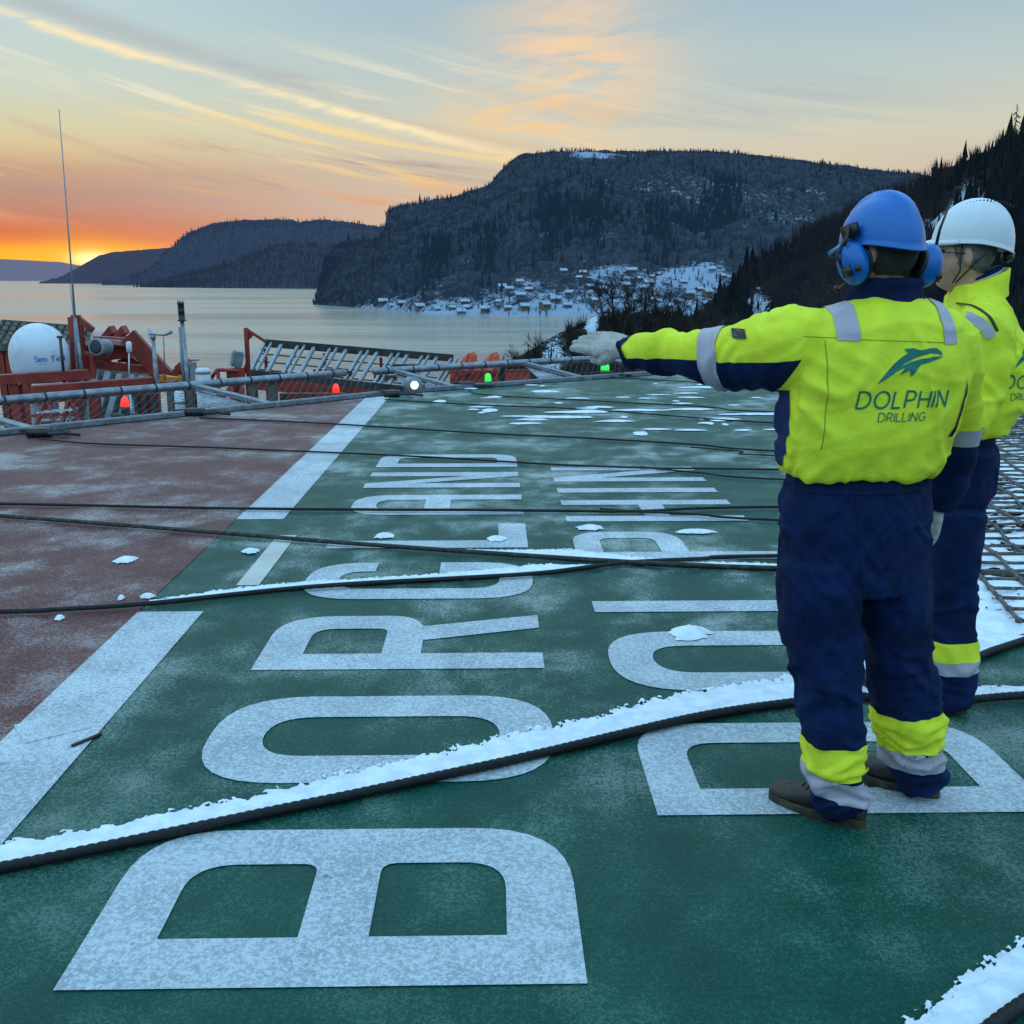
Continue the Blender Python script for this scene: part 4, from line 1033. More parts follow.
for x in (109, 121):
    f = [at(x - 9, 337, 18.2), at(x, 326, 18.2), at(x + 4, 333, 18.2), at(x - 3, 338, 18.2)]; lo = [p + Vector((0, .25, 0)) for p in f]; V = [b.verts.new(p) for p in f + lo]
    b.faces.new(V[:4]); b.faces.new(V[4:][::-1])
    for i in range(4): b.faces.new((V[i], V[(i + 1) % 4], V[4 + (i + 1) % 4], V[4 + i]))
bmesh.ops.recalc_face_normals(b, faces=b.faces); obj('stop_horn', b, M_redp, t, False)
b = bmesh.new()
for p0, p1, w_ in (((95, 341, 17.8), (130, 343, 17.8), .16), ((116, 342, 18), (122, 356, 18), .12), ((92, 345, 18), (106, 362, 18), .16), ((100, 355, 18), (130, 352, 18), .2), ((118, 352, 18.1), (152, 374, 18.1), .14), ((95, 365, 17.7), (150, 371, 17.7), .16), ((106, 360, 18), (112, 350, 18), .14), ((88, 345, 18), (92, 380, 18), .16), ((134, 352, 18), (142, 362, 18), .05), ((118, 361, 18.2), (134, 361, 18.2), .04), ((118, 345, 18.3), (134, 361, 18.3), .06)):
    pbar(b, p0, p1, w_, w_)
for x in (92, 110, 132, 150): down(b, x, 372, 17.8, -8, .16)
obj('cross_member', b, M_redp, t, False)
b = bmesh.new()
for (x0, y0, x1, y1) in ((96, 366, 88, 400), (108, 368, 96, 402), (120, 370, 106, 405), (132, 371, 118, 408), (142, 372, 130, 408)):
    pbar(b, (x0, y0 + 4, 17.2), (x1, y1 + 20, 16.6), .10, .04)
obj('ladder_stringer', b, M_greyp, t, False)
b = bmesh.new(); V = [b.verts.new(at(*p)) for p in ((92, 368, 17.5), (150, 374, 17.5), (140, 425, 16.9), (70, 425, 16.9))]; b.faces.new(V); obj('slatted_back', b, M_wood, t, False)
# round floodlight / winch drum
c = at(98, 347, 17.0); t = thing('winch_drum', 'round grey drum light mounted under the red boom rest', 'winch', (c.x, c.y, c.z))
Mx = Vector((-.3, -1, .1)).to_track_quat('Z', 'Y').to_matrix()
b = bmesh.new(); lathe(b, c, [(.10, -.25), (.13, -.22), (.13, 0), (.15, .01), (.15, .05), (.12, .06)], 20, Mx); obj('drum', b, M_greyp, t)
b = bmesh.new(); lathe(b, c, [(.115, .061), (.09, .07), (.03, .075)], 20, Mx); obj('face', b, M_darks, t)
b = bmesh.new(); pbar(b, (84, 353, 17.1), (108, 357, 17.1), .05, .05); p0 = at(92, 354, 17.1); beam(b, p0, Vector((p0.x, p0.y, -8)), .07, .07); obj('arm', b, M_redp, t, False)
# lattice seen below the pipe
t = thing('stair_frame', 'red and cream stair framing seen through the net at the left', 'frame', at(55, 415, 15))
b = bmesh.new()
for x, x2 in ((44, 34), (48, 56), (68, 60), (72, 82)): pbar(b, (x, 402, 15.2), (x2, 432, 15.0), .05, .05)
pbar(b, (30, 402, 15.2), (90, 398, 15.2), .06, .06); pbar(b, (30, 416, 15.1), (80, 414, 15.1), .04, .04)
obj('lattice', b, M_redp, t, False)
b = bmesh.new(); pbar(b, (40, 412, 15.2), (75, 409, 15.2), .2, .03); pbar(b, (36, 420, 15.2), (72, 418, 15.2), .2, .03); obj('tread', b, M_whitep, t, False)
# small instrument post
b = bmesh.new(); ptube(b, (129, 352, 16.8), (129, 382, 16.8), .012); c = at(129, 347, 16.8); lathe(b, c, [(.02, -.09), (.045, -.07), (.045, .07), (.02, .09)], 10); p0 = at(129, 382, 16.8); tube(b, [p0, Vector((p0.x, p0.y, -8))], .02); tag(obj('instrument_post', b, M_whitep), 'small white instrument on a thin rod before the red boom rest', 'instrument')
# anemometer mast
c = at(157, 385, 16.2); t = thing('anemometer_mast', 'grey anemometer mast with cross arm and wind vane', 'mast', (c.x, c.y, -8))
b = bmesh.new(); tube(b, [Vector((c.x, c.y, -8)), c, at(153, 337, 16.2)], [.05, .045, .026], 10); obj('mast', b, M_galv, t)
b = bmesh.new(); tube(b, [at(149, 334, 16.2), at(163, 335, 16.2), at(166, 334.5, 16.2), at(172, 331.5, 16.2)], [.015, .015, .02, .03], 8); lathe(b, at(153, 338, 16.2), [(.03, -.03), (.05, 0), (.03, .05)], 10); obj('cross_arm', b, M_galv, t)
b = bmesh.new(); c2 = at(150, 332, 16.2); V = [b.verts.new(c2 + Vector(p)) for p in ((-.04, 0, -.10), (.05, 0, -.02), (.0, 0, .06), (-.05, 0, .03))]; b.faces.new(V); tube(b, [c2 + Vector((-.03, 0, 0)), c2 + Vector((-.03, .02, -.14)), c2 + Vector((.03, 0, -.18))], .008, 5); obj('wind_vane', b, M_whitep, t)
b = bmesh.new(); ptube(b, (163.5, 335, 16.3), (165, 380, 16.3), .01, 6); obj('stay', b, M_galv, t)
# mast with black cylinder
c = at(188, 388, 15.6); t = thing('beacon_mast', 'grey mast topped with a black cylindrical beacon', 'mast', (c.x, c.y, -8))
b = bmesh.new(); tp = at(182, 321, 15.6); tube(b, [Vector((c.x, c.y, -8)), c, tp], [.045, .038, .032], 12); obj('pole', b, M_galv, t)
b = bmesh.new(); tube(b, [c + Vector((-.05, -.03, .05)), at(179.5, 327, 15.6)], .022, 8); obj('conduit', b, M_greyp, t)
b = bmesh.new(); k_ = 15.6 / F; ax = (at(180.5, 302, 15.6) - tp).to_track_quat('Z', 'Y').to_matrix()
lathe(b, tp, [(4.2 * k_, 0), (4.2 * k_, 1 * k_), (3.1 * k_, 1.5 * k_), (3.1 * k_, 9 * k_), (3.5 * k_, 9.5 * k_), (3.1 * k_, 10 * k_), (3.1 * k_, 16 * k_), (3.6 * k_, 16.5 * k_), (3.2 * k_, 18 * k_), (1.2 * k_, 18.3 * k_)], 16, ax)
for a in range(5): q = tp + ax @ Vector((2.4 * k_ * math.cos(a * 1.26), 2.4 * k_ * math.sin(a * 1.26), 18 * k_)); tube(b, [q, q + Vector((0, 0, 1.8 * k_))], .008, 5)
obj('beacon', b, M_black, t)
# yellow-orange fitting and red brace
t = thing('hose_cradle', 'small orange cradle between the two masts', 'cradle', (at(170, 380, 16.6).x, 16.6, -8))
b = bmesh.new(); pbar(b, (160, 378, 16.6), (184, 381, 16.6), .16, .1); pbar(b, (163, 374, 16.6), (168, 381, 16.6), .06, .06); pbar(b, (178, 381, 16.6), (181, 376, 16.6), .06, .06); down(b, 170, 382, 16.6, -8, .1); obj('cradle_bar', b, M_yellowp, t, False)
t = thing('red_brace', 'curved red brace behind the beacon mast', 'brace', (at(182, 380, 17).x, 17, -8))
b = bmesh.new(); ps = [at(174, 382, 17), at(179, 370, 17), at(184, 365, 17), at(190, 363, 17)]
for p, q_ in zip(ps, ps[1:]): beam(b, p, q_, .2, .14)
pbar(b, (190, 364, 17), (186, 381, 17), .12, .1); down(b, 176, 380, 17, -8, .2); down(b, 186, 380, 17, -8, .14); obj('bracket', b, M_redp, t, False)
t = thing('equipment_box', 'narrow grey equipment box right of the beacon mast', 'box', (at(193, 370, 16.6).x, 16.6, -8))
b = bmesh.new(); c = at(193, 372, 16.6); box(b, c, (.10, .1, .30)); box(b, c + Vector((.03, 0, .19)), (.12, .12, .03)); box(b, c + Vector((-.06, 0, -.02)), (.05, .1, .24)); obj('case', b, M_greyp, t, False)
b = bmesh.new(); beam(b, c, Vector((c.x, c.y, -8)), .04, .04); pbar(b, (181, 384, 16.4), (198, 382, 16.4), .04, .04); obj('post', b, M_galv, t, False)
# white cylinder tank
c = at(205, 405, 15.2); t = thing('storage_tank', 'upright white cylindrical tank behind the net pipe', 'tank', (c.x, c.y, -8))
b = bmesh.new(); k_ = 15.2 / F; hh = at(204.5, 368, 15.2).z
lathe(b, (c.x, c.y, 0), [(.08, -8), (7.4 * k_, -7.9), (7.4 * k_, -.6), (7.4 * k_, hh - 2.5 * k_), (6.8 * k_, hh - 1 * k_), (4 * k_, hh), (.01, hh + .2 * k_)], 24); obj('shell', b, M_whitep, t)
b = bmesh.new(); lathe(b, (c.x, c.y, hh - 6 * k_), [(7.5 * k_, 0), (7.6 * k_, .01), (7.6 * k_, .03), (7.5 * k_, .04)], 24); obj('band', b, M_greyp, t)
c = at(180, 405, 15.3); t = thing('pump_housing', 'grey cylinder behind the net beneath the beacon mast', 'pump', (c.x, c.y, -8)); b = bmesh.new(); lathe(b, (c.x, c.y, 0), [(5 * k_, -8), (5 * k_, at(180, 392, 15.3).z), (4 * k_, at(180, 391, 15.3).z)], 20); obj('cylinder', b, M_whitep, t); b = bmesh.new(); lathe(b, (c.x, c.y, at(180, 403, 15.3).z), [(6 * k_, 0), (6 * k_, .03)], 20); obj('flange', b, M_galv, t)
# dark pillars and red panels seen under the pipe
for i, (x0, x1, y0, m_, lab) in enumerate([(168, 174, 384, M_wood, 'olive pillar left of the pump cylinder'), (188, 192, 386, M_wood, 'olive pillar right of the pump cylinder'), (250, 256, 382, M_wood, 'dark pillar left of the bright gap below the pipe'), (269, 276, 382, M_wood, 'dark pillar right of the bright gap below the pipe')]):
    t = thing('pillar', lab, 'pillar', (at((x0 + x1) / 2, 390, 15.5).x, 15.5, -8)); a_, c_ = at(x0, y0, 15.5), at(x1, y0, 15.5); b = bmesh.new(); box(b, ((a_.x + c_.x) / 2, 15.5, (a_.z - 8) / 2), (c_.x - a_.x, .2, a_.z + 8)); obj('column', b, m_, t, False)
    b = bmesh.new(); box(b, ((a_.x + c_.x) / 2, 15.5, a_.z + .02), ((c_.x - a_.x) * 1.4, .26, .04)); obj('cap_plate', b, M_darks, t, False)
for x0, x1, lab in ((136, 158, 'left red panel behind the net wires'), (192, 199, 'narrow red panel behind the net wires'), (280, 345, 'long low red panel near the second red lamp'), (372, 400, 'red panel hidden low behind the floodlight')):
    t = thing('red_bulkhead', lab, 'bulkhead', (at(x0, 392, 15.9).x, 15.9, -8)); a_, c_ = at(x0, 393, 15.9), at(x1, 392, 15.9); b = bmesh.new(); box(b, ((a_.x + c_.x) / 2, 15.9, a_.z - .7), (c_.x - a_.x, .1, 1.4)); obj('plate', b, M_redp, t, False)
    b = bmesh.new()
    for f in (.1, .5, .9): beam(b, (a_.x + (c_.x - a_.x) * f, 15.8, a_.z), (a_.x + (c_.x - a_.x) * f, 15.8, -8), .06, .06)
    obj('rib', b, M_darks, t, False)
# railing with red floodlight box
t = thing('guard_rail', 'brown pipe railing left of the small floodlight', 'railing', (at(220, 390, 15.6).x, 15.6, -8))
b = bmesh.new()
for p0, p1 in (((212, 377, 15.6), (217, 370, 15.6)), ((217, 370, 15.6), (224, 370, 15.6)), ((218, 370, 15.6), (219, 405, 15.6)), ((218, 380, 15.6), (232, 381, 15.6)), ((222, 400, 15.6), (232, 384, 15.6)), ((224, 404, 15.6), (218, 388, 15.6)), ((224, 370, 15.6), (238, 371, 15.6)), ((212, 377, 15.6), (212, 392, 15.6))): ptube(b, p0, p1, .028)
for x in (219, 232, 243): p0 = at(x, 400, 15.6); tube(b, [p0 + Vector((0, 0, .3)), Vector((p0.x, p0.y, -8))], .035)
obj('rail', b, M_redp, t)
t = thing('lamp_locker', 'small red locker carrying a grey floodlight head', 'locker', (at(236, 375, 15.8).x, 15.8, -8))
b = bmesh.new(); a_ = at(236, 376, 15.8); box(b, a_, (.22, .25, .24)); beam(b, a_, Vector((a_.x, a_.y, -8)), .1, .1); obj('case', b, M_redp, t, False)
b = bmesh.new(); c = at(237, 359, 15.8); Rm = Matrix.Rotation(.25, 3, 'Y') @ Matrix.Rotation(.5, 3, 'Z'); box(b, c, (.15, .14, .24), Rm); bmesh.ops.bevel(b, geom=b.edges[:], offset=.04, segments=3)
for k2 in range(6): box(b, c + Rm @ Vector((0, 0, -.09 + k2 * .036)), (.18, .15, .008), Rm)
obj('floodlight_head', b, M_greyp, t, False)
b = bmesh.new(); beam(b, c, a_, .04, .04); obj('bracket', b, M_darks, t, False)
# gallows post
t = thing('gallows_post', 'tall rusty gallows post with a sloping arm before the rack', 'post', (at(248, 372, 16).x, 16, -8))
b = bmesh.new(); down(b, 246, 328, 16.0, -8, .06); obj('post', b, M_redp, t, False)
b = bmesh.new(); pbar(b, (245.5, 328.5, 16.0), (266, 342, 16.0), .04, .04); V = [b.verts.new(at(*p)) for p in ((247, 329, 16.0), (255, 334, 16.0), (248, 341, 16.0))]; b.faces.new(V); obj('arm', b, M_redp, t, False)
b = bmesh.new(); pbar(b, (248, 362, 16), (242, 378, 16), .05, .05); obj('brace', b, M_redp, t, False)
# tilted rack
t = thing('pipe_rack', 'long tilted grey steel rack with open bays over the water', 'rack', at(340, 380, 17.5))
TL, TR, BL, BR = at(265, 343, 19.0), at(452, 358, 20.5), at(250, 373, 17.4), at(430, 392, 18.6)
b = bmesh.new(); beam(b, TL, TR, .16, .14); beam(b, BL, BR, .14, .12); obj('rail', b, M_darks, t, False)
b = bmesh.new()
for i in range(13):
    f = i / 12; a_, c_ = TL.lerp(TR, f), BL.lerp(BR, f)
    beam(b, a_, c_, .055 if i % 2 else .045, .07)
    if i % 2 == 0: beam(b, a_ + Vector((.12, 0, 0)), c_ + Vector((.10, 0, 0)), .03, .06)
obj('crossbar', b, M_greyp, t, False)
b = bmesh.new()
for f in (.3, .55, .8): tube(b, [TL.lerp(BL, f) + Vector((0, .1, -.05)), TR.lerp(BR, f) + Vector((0, .1, -.05))], .014, 6)
for i in (4, 5, 8, 9, 10): f = (i + .5) / 12; a_, c_ = TL.lerp(TR, f), BL.lerp(BR, f); box(b, a_.lerp(c_, .75), (.42, .05, .10)) if i != 9 else box(b, a_.lerp(c_, .5), (.45, .06, .25))
obj('cable', b, M_darks, t, False)
b = bmesh.new(); beam(b, BL + Vector((0, 0, -.16)), BR + Vector((0, 0, -.16)), .2, .2)
for f in (.0, .3, .6, 1): q_ = BL.lerp(BR, f); beam(b, q_ - Vector((0, 0, .1)), Vector((q_.x, q_.y, -8)), .14, .14); q2 = TL.lerp(TR, f); beam(b, q2 - Vector((0, 0, .1)), Vector((q2.x, q2.y, -8)), .05, .05)
obj('support_frame', b, M_redp, t, False)
# orange containers
t = thing('orange_skid', 'orange steel skid with two pointed lugs left of the green lamp', 'skid', (at(480, 385, 19.5).x, 19.5, -8))
b = bmesh.new()
for x, w_ in ((462, 1), (485, 1)):
    f = [at(x - 10, 370, 19.2), at(x + 6, 353.5, 19.5), at(x + 9, 357, 19.6), at(x + 9, 372, 19.4), at(x - 2, 376, 19.2)]
    lo = [p + Vector((.1, .5, 0)) for p in f]; V = [b.verts.new(p) for p in f + lo]; n_ = 5
    b.faces.new(V[:n_]); b.faces.new(V[n_:][::-1])
    for i in range(n_): b.faces.new((V[i], V[(i + 1) % n_], V[n_ + (i + 1) % n_], V[n_ + i]))
bmesh.ops.recalc_face_normals(b, faces=b.faces); obj('lifting_lug', b, M_orange, t, False)
b = bmesh.new(); a_, c_ = at(450, 366, 19.6), at(498, 366, 19.6); box(b, ((a_.x + c_.x) / 2, 19.8, (a_.z - 8) / 2), (c_.x - a_.x, .5, a_.z + 8)); obj('skid_body', b, M_orange, t, False)
b = bmesh.new(); pbar(b, (452, 372, 19.2), (500, 372, 19.2), .05, .06)
for x in (458, 470, 482, 494): down(b, x, 368, 19.25, -3, .04)
obj('rib', b, M_redp, t, False)
t = thing('orange_skid', 'smaller orange skid half hidden behind the net right of the green lamp', 'skid', (at(520, 375, 20.5).x, 20.5, -8))
b = bmesh.new(); a_, c_ = at(505, 371, 20.5), at(530, 371, 20.5); box(b, ((a_.x + c_.x) / 2, 20.5, (a_.z - 8) / 2), (c_.x - a_.x, .5, a_.z + 8)); obj('skid_body', b, M_orange, t, False)
b = bmesh.new(); pbar(b, (505, 371, 20.1), (530, 371, 20.1), .06, .06); obj('rim', b, M_redp, t, False)
# snow blown against the netting beyond the skids
#RIG-END
#PEOPLE-BEGIN
# ------------------------------------------------------------------ people
def ell(c, ax, ay, a, b_, n=28, e=2.0):
    """superellipse ring around c with half axes a along ax and b along ay"""
    out = []
    for k in range(n):
        t = 2 * math.pi * k / n; cs, sn = math.cos(t), math.sin(t)
        out.append(c + ax * (a * math.copysign(abs(cs) ** (2 / e), cs)) + ay * (b_ * math.copysign(abs(sn) ** (2 / e), sn)))
    return out
def limb(bm, pts, side=Vector((1, 0, 0)), m=5, n=20, e=2.2):
    """pts: (x, y, z, ra, rb): ra across 'side', rb the other way"""
    q = crm(pts, m); rings = []
    for i, p in enumerate(q):
        a = Vector(q[max(0, i - 1)][:3]); c = Vector(q[min(len(q) - 1, i + 1)][:3]); t = (c - a).normalized()
        ax = (side - t * side.dot(t)).normalized(); ay = t.cross(ax)
        rings.append(ell(Vector(p[:3]), ax, ay, p[3], p[4], n, e))
    ring_loft(bm, rings)
def W(px, py, Y, ra_px, rb):
    """limb point from the photo: half width in photo pixels at that depth"""
    p = at(px, py, Y); a = math.atan((py - 512) / F) + PT
    zc = Y * math.cos(PT) + (H - p.z) * math.sin(PT)
    return (p.x, p.y, p.z, ra_px * zc / F, rb)
def cut(bm, planes, offset=0.0):
    """copy of a mesh kept on the inner side of every plane (point, outward normal), pushed out by offset"""
    b = bm.copy()
    for pc, no in planes:
        bmesh.ops.bisect_plane(b, geom=b.verts[:] + b.edges[:] + b.faces[:], dist=1e-6, plane_co=Vector(pc), plane_no=Vector(no).normalized(), clear_outer=True)
    b.normal_update()
    if offset:
        mv = [(v, v.normal.copy()) for v in b.verts]
        for v, n in mv: v.co += n * offset
    return b
def head_pts(bm, M, hw=.077, hl=.098, hh=.118, face=1.0):
    """head in its own frame: x right, y forward, z up; M places it"""
    nu, nv = 56, 44; rings = []
    for j in range(nv + 1):
        ph = math.pi * (.012 + .976 * j / nv) - math.pi / 2; rg = []
        for i in range(nu):
            th = 2 * math.pi * i / nu
            x = hw * math.cos(ph) * math.cos(th); y = hl * math.cos(ph) * math.sin(th); z = hh * math.sin(ph)
            if z < 0:                                  # jaw narrows, chin comes forward
                k = min(1, -z / hh); x *= 1 - .30 * k ** 1.6; y = y * (1 - .10 * k) + .016 * k * (y > 0)
                if y < 0: y *= 1 - .35 * k ** 1.3
            if y > 0: y *= 1 - .06 * (1 - abs(x) / hw)
            g = lambda cx, cz, wx, wz: math.exp(-((x - cx) / wx) ** 2 - ((z - cz) / wz) ** 2)
            if y > 0.02:
                y += face * (.024 * g(0, -.022, .012, .016) + .012 * g(0, -.004, .009, .022) + .007 * g(0, .026, .045, .010) - .009 * g(-.031, .004, .014, .011) - .009 * g(.031, .004, .014, .011)
                     + .009 * g(0, -.052, .022, .006) + .008 * g(0, -.064, .020, .006) - .006 * g(0, -.058, .020, .0025) - .005 * g(0, -.078, .02, .007) + .012 * g(0, -.098, .020, .014) + .006 * g(-.036, -.03, .016, .02) + .006 * g(.036, -.03, .016, .02))
            rg.append(M @ Vector((x, y, z)))
        rings.append(rg)
    ring_loft(bm, rings)
    for s_ in (-1, 1):                                 # ears
        rg = []
        for j in range(9):
            ph = math.pi * (.04 + .92 * j / 8) - math.pi / 2
            rg.append([M @ (Vector((s_ * (hw * .97 + .006), -.008, -.002)) + Matrix.Rotation(s_ * .35, 3, 'Z') @ Vector((.010 * math.cos(ph) * math.cos(t), .019 * math.cos(ph) * math.sin(t), .032 * math.sin(ph) + .004 * math.sin(t)))) for t in [2 * math.pi * k / 14 for k in range(14)]])
        ring_loft(bm, rg)
def ball(bm, c, r, M=None, n=16, zmin=-1.0):
    pr = [(max(.002, math.cos(a)), math.sin(a)) for a in [math.pi * (.02 + .96 * k / n) - math.pi / 2 for k in range(n + 1)]]
    rings = []
    for rr_, z in pr:
        rg = []
        for k in range(n * 2):
            p = Vector((r[0] * rr_ * math.cos(math.pi * k / n), r[1] * rr_ * math.sin(math.pi * k / n), r[2] * z)); rg.append(Vector(c) + (M @ p if M is not None else p))
        rings.append(rg)
    ring_loft(bm, rings)
def hand(bm, M, curl=.25, spread=.05, sc=1.0, thumb=.7):
    """gloved hand: wrist at the origin, fingers along +x, palm facing -z, thumb towards +y"""
    def ch(pts):
        tube(bm, [M @ (Vector(p[:3]) * sc) for p in crm([p[:3] for p in pts], 3)], [interp([(i, p[3]) for i, p in enumerate(pts)], k / 3)[0] * sc for k in range((len(pts) - 1) * 3 + 1)], 12)
    limb_pts = []
    rings = []
    for x, a, b_ in ((-.05, .034, .026), (-.01, .036, .024), (.03, .046, .024), (.07, .050, .021), (.098, .047, .017), (.104, .03, .01)):
        rings.append([M @ (p * sc) for p in ell(Vector((x, 0, 0)), Vector((0, 1, 0)), Vector((0, 0, 1)), a, b_, 18, 2.4)])
    ring_loft(bm, rings)
    for i, (y, L, r) in enumerate(((.035, .078, .0125), (.012, .088, .013), (-.012, .082, .0125), (-.034, .064, .0115))):
        a0 = curl * (.6 + .12 * i); pts = [(.072, y * .9, 0, r * 1.1)]; x, z, an = .098, 0, 0; yy = y
        pts.append((x, yy, z, r * 1.12))
        for k, f in enumerate((.45, .32, .23)):
            an += a0 * (.8 if k == 0 else 1.1); x += L * f * math.cos(an); z -= L * f * math.sin(an); yy += spread * (y / .035) * L * f
            pts.append((x, yy, z, r * (1 - .07 * (k + 1))))
        ch(pts)
    t = thumb
    ch([(.012, .024, -.004, .016), (.036, .044, -.012, .0165), (.060, .044 + .030 * t, -.020 - .006, .0150), (.084, .044 + .036 * t, -.026, .0135), (.100, .044 + .034 * t, -.030, .011)])
def boot(parent, heel, toe, name='boot'):
    d = (toe - heel); L = d.length; d.normalize(); s_ = Vector((-d.y, d.x, 0)); up_ = Vector((0, 0, 1))
    b = bmesh.new(); rings = []
    for f, w_, h_, z0 in ((0.0, .022, .085, .03), (.03, .036, .115, .026), (.12, .041, .150, .024), (.28, .042, .152, .024), (.42, .043, .115, .024), (.56, .048, .088, .024), (.72, .052, .074, .024), (.86, .050, .066, .024), (.95, .040, .055, .026), (1.0, .022, .040, .03)):
        c_ = heel + d * (L * f); rg = []
        for k in range(24):
            t = 2 * math.pi * k / 24; cs, sn = math.cos(t), math.sin(t)
            rg.append(c_ + s_ * (w_ * math.copysign(abs(cs) ** .8, cs)) + up_ * (z0 + (h_ - z0) * (.5 + .5 * math.copysign(abs(sn) ** .8, sn))))
        rings.append(rg)
    ring_loft(b, rings)
    limb(b, [(*(heel + d * L * .2 + up_ * .10), .05, .055), (*(heel + d * L * .2 + up_ * .2), .05, .055)], s_)
    b = remesh(b, .006, 2); displace(b, lambda p, n: .0016 * noise.noise(p * 70) + .0015 * ridged(p * 38))
    o = obj(name, b, M_boot, parent)
    b = bmesh.new(); rings = []
    for z, g in ((.0, 1.0), (.012, 1.04), (.026, 1.05), (.030, 1.0)):
        rg = []
        for k in range(40):
            t = 2 * math.pi * k / 40; x = math.cos(t); y = math.sin(t); hw_ = .052 - .010 * (x < 0) * (-x); rg.append(heel + d * (L * .5 + x * (L * .5 + .004) * (1 if abs(x) < 2 else 1)) + s_ * (math.copysign(abs(y) ** .7, y) * hw_ * g * (.82 if x < 0 else 1)) + up_ * z)
        rings.append(rg)
    ring_loft(b, rings); obj('sole', b, M_sole, o, False)
    b = bmesh.new()
    for k in range(4):
        f = .44 + k * .07; c_ = heel + d * (L * f) + up_ * (.112 - k * .011); tube(b, [c_ + s_ * .03 - up_ * .008, c_ + up_ * .006, c_ - s_ * .03 - up_ * .008], .0032, 5)
    obj('laces', b, M_black, o)
def helmet(parent, M, m, brim=1.0, a=.112, bb=.135, h=.135, ridge=True, zr=0.0):
    """hard hat: x right, y forward, z up, origin at the rim centre"""
    b = bmesh.new(); n = 48; rings = []
    def rimz(t):                                        # rim dips at the nape and rises over the ears
        y = math.sin(t); return (-.020 if y < 0 else 0) * abs(y) ** 1.5 + .004 * math.cos(2 * t)
    for f in (-.02, .0, .03, .1, .2, .32, .45, .58, .7, .8, .88, .94, .98, 1.0):
        fz = max(f, 0); c_ = max(.02, math.sqrt(max(0, 1 - fz ** 2.25))); rg = []
        for k in range(n):
            t = 2 * math.pi * k / n; x = a * c_ * math.cos(t); y = bb * c_ * math.sin(t) - .006 * fz; z = h * fz + rimz(t) * (1 - fz) ** 1.4 + (-.004 if f < 0 else 0)
            if f <= 0: x *= 1.035; y *= 1.035
            if ridge: z += .013 * (1 / (1 + math.exp((abs(x) - .026) / .0022))) * min(1, fz * 1.5)
            rg.append(M @ Vector((x, y, z)))
        rings.append(rg)
    ring_loft(b, rings, cap=False); b.faces.new([b.verts[len(rings) * n - n + k] for k in range(n)] if b.verts.ensure_lookup_table() is None else [])
    o = obj('helmet', b, m, parent)
    sd_ = o.modifiers.new('thickness', 'SOLIDIFY'); sd_.thickness = .003; sd_.offset = -1
    b = bmesh.new(); rg0 = []; rg1 = []; rg2 = []       # peak
    for k in range(21):
        t = R(25 + 130 * k / 20); f = math.sin(math.pi * k / 20) ** .7
        rg0.append(M @ Vector((a * .99 * math.cos(t), bb * .97 * math.sin(t), .012))); rg1.append(M @ Vector((a * (1.03 + .02 * f) * math.cos(t), (bb * 1.02 + .042 * brim * f) * math.sin(t), -.006 * f + .002))); rg2.append(M @ Vector((a * 1.01 * math.cos(t), (bb * 1.0 + .038 * brim * f) * math.sin(t), -.012 * f - .002)))
    A_v = [b.verts.new(p) for p in rg0]; B_v = [b.verts.new(p) for p in rg1]; C_v = [b.verts.new(p) for p in rg2]
    for k in range(20): b.faces.new((A_v[k], A_v[k + 1], B_v[k + 1], B_v[k])); b.faces.new((B_v[k], B_v[k + 1], C_v[k + 1], C_v[k]))
    p = obj('peak', b, m, o); s2 = p.modifiers.new('thickness', 'SOLIDIFY'); s2.thickness = .002
    return o
def rz(a): return Matrix.Rotation(a, 4, 'Z')
def text_on(parent, name, s, org, ex, ez, d, bvh, width, m, slant=0.0, wgt=.12, gap=.26, off=.0025):
    q, wd = text_quads(s, gap, wgt, slant); k = width / wd; return obj(name, project(q, org, ex * k, ez * k, d, bvh, off), m, parent, False)
def subdiv_poly(pts, n=3):
    b = bmesh.new(); f = b.faces.new([b.verts.new((p[0], p[1], 0)) for p in pts]); bmesh.ops.triangulate(b, faces=[f])
    for _ in range(n):
        bmesh.ops.subdivide_edges(b, edges=b.edges[:], cuts=1, use_grid_fill=True); bmesh.ops.triangulate(b, faces=b.faces[:])
    out = [[(v.co.x, v.co.y) for v in f.verts] for f in b.faces]; b.free(); return out
LOGO = [[(0, 0), (7, 10), (15, 20), (23, 27), (29, 30.5), (25, 34.8), (34, 35.4), (42, 33.2), (50, 35), (58, 35.2), (63, 31.5), (64, 27.5), (60, 29.5), (52, 30.4), (44, 28.5), (35, 25), (25, 20), (14, 11)],
        [(0, 0), (10, 9), (20, 16.5), (32, 22), (44, 25), (56, 26.8), (65, 27), (58, 23.5), (48, 21), (42, 19), (38, 13.5), (33, 7), (31, 14), (25, 11), (21, 9), (27, 17), (18, 12.5), (9, 6)]]
def folds(b, fn): displace(b, fn)

# ---- the pointing man in the blue helmet
base1 = Vector((1.17, 2.98, 0)); t1 = thing('person', 'man in a blue helmet seen from behind, left arm stretched out pointing at the fjord', 'person', base1)
hd1 = at(880, 252, 2.96); Mh1 = Matrix.Translation(hd1) @ rz(R(48))
LS, LE, LW = W(806, 342, 2.97, 0, 0), W(718, 352, 3.10, 0, 0), W(640, 350, 3.30, 0, 0)
hip_l, kn_l, an_l = (.95, 2.98, .92), (.955, 2.95, .50), (1.03, 2.90, .10)
hip_r, kn_r, an_r = (1.13, 3.02, .92), (1.20, 3.05, .50), (1.335, 3.075, .10)
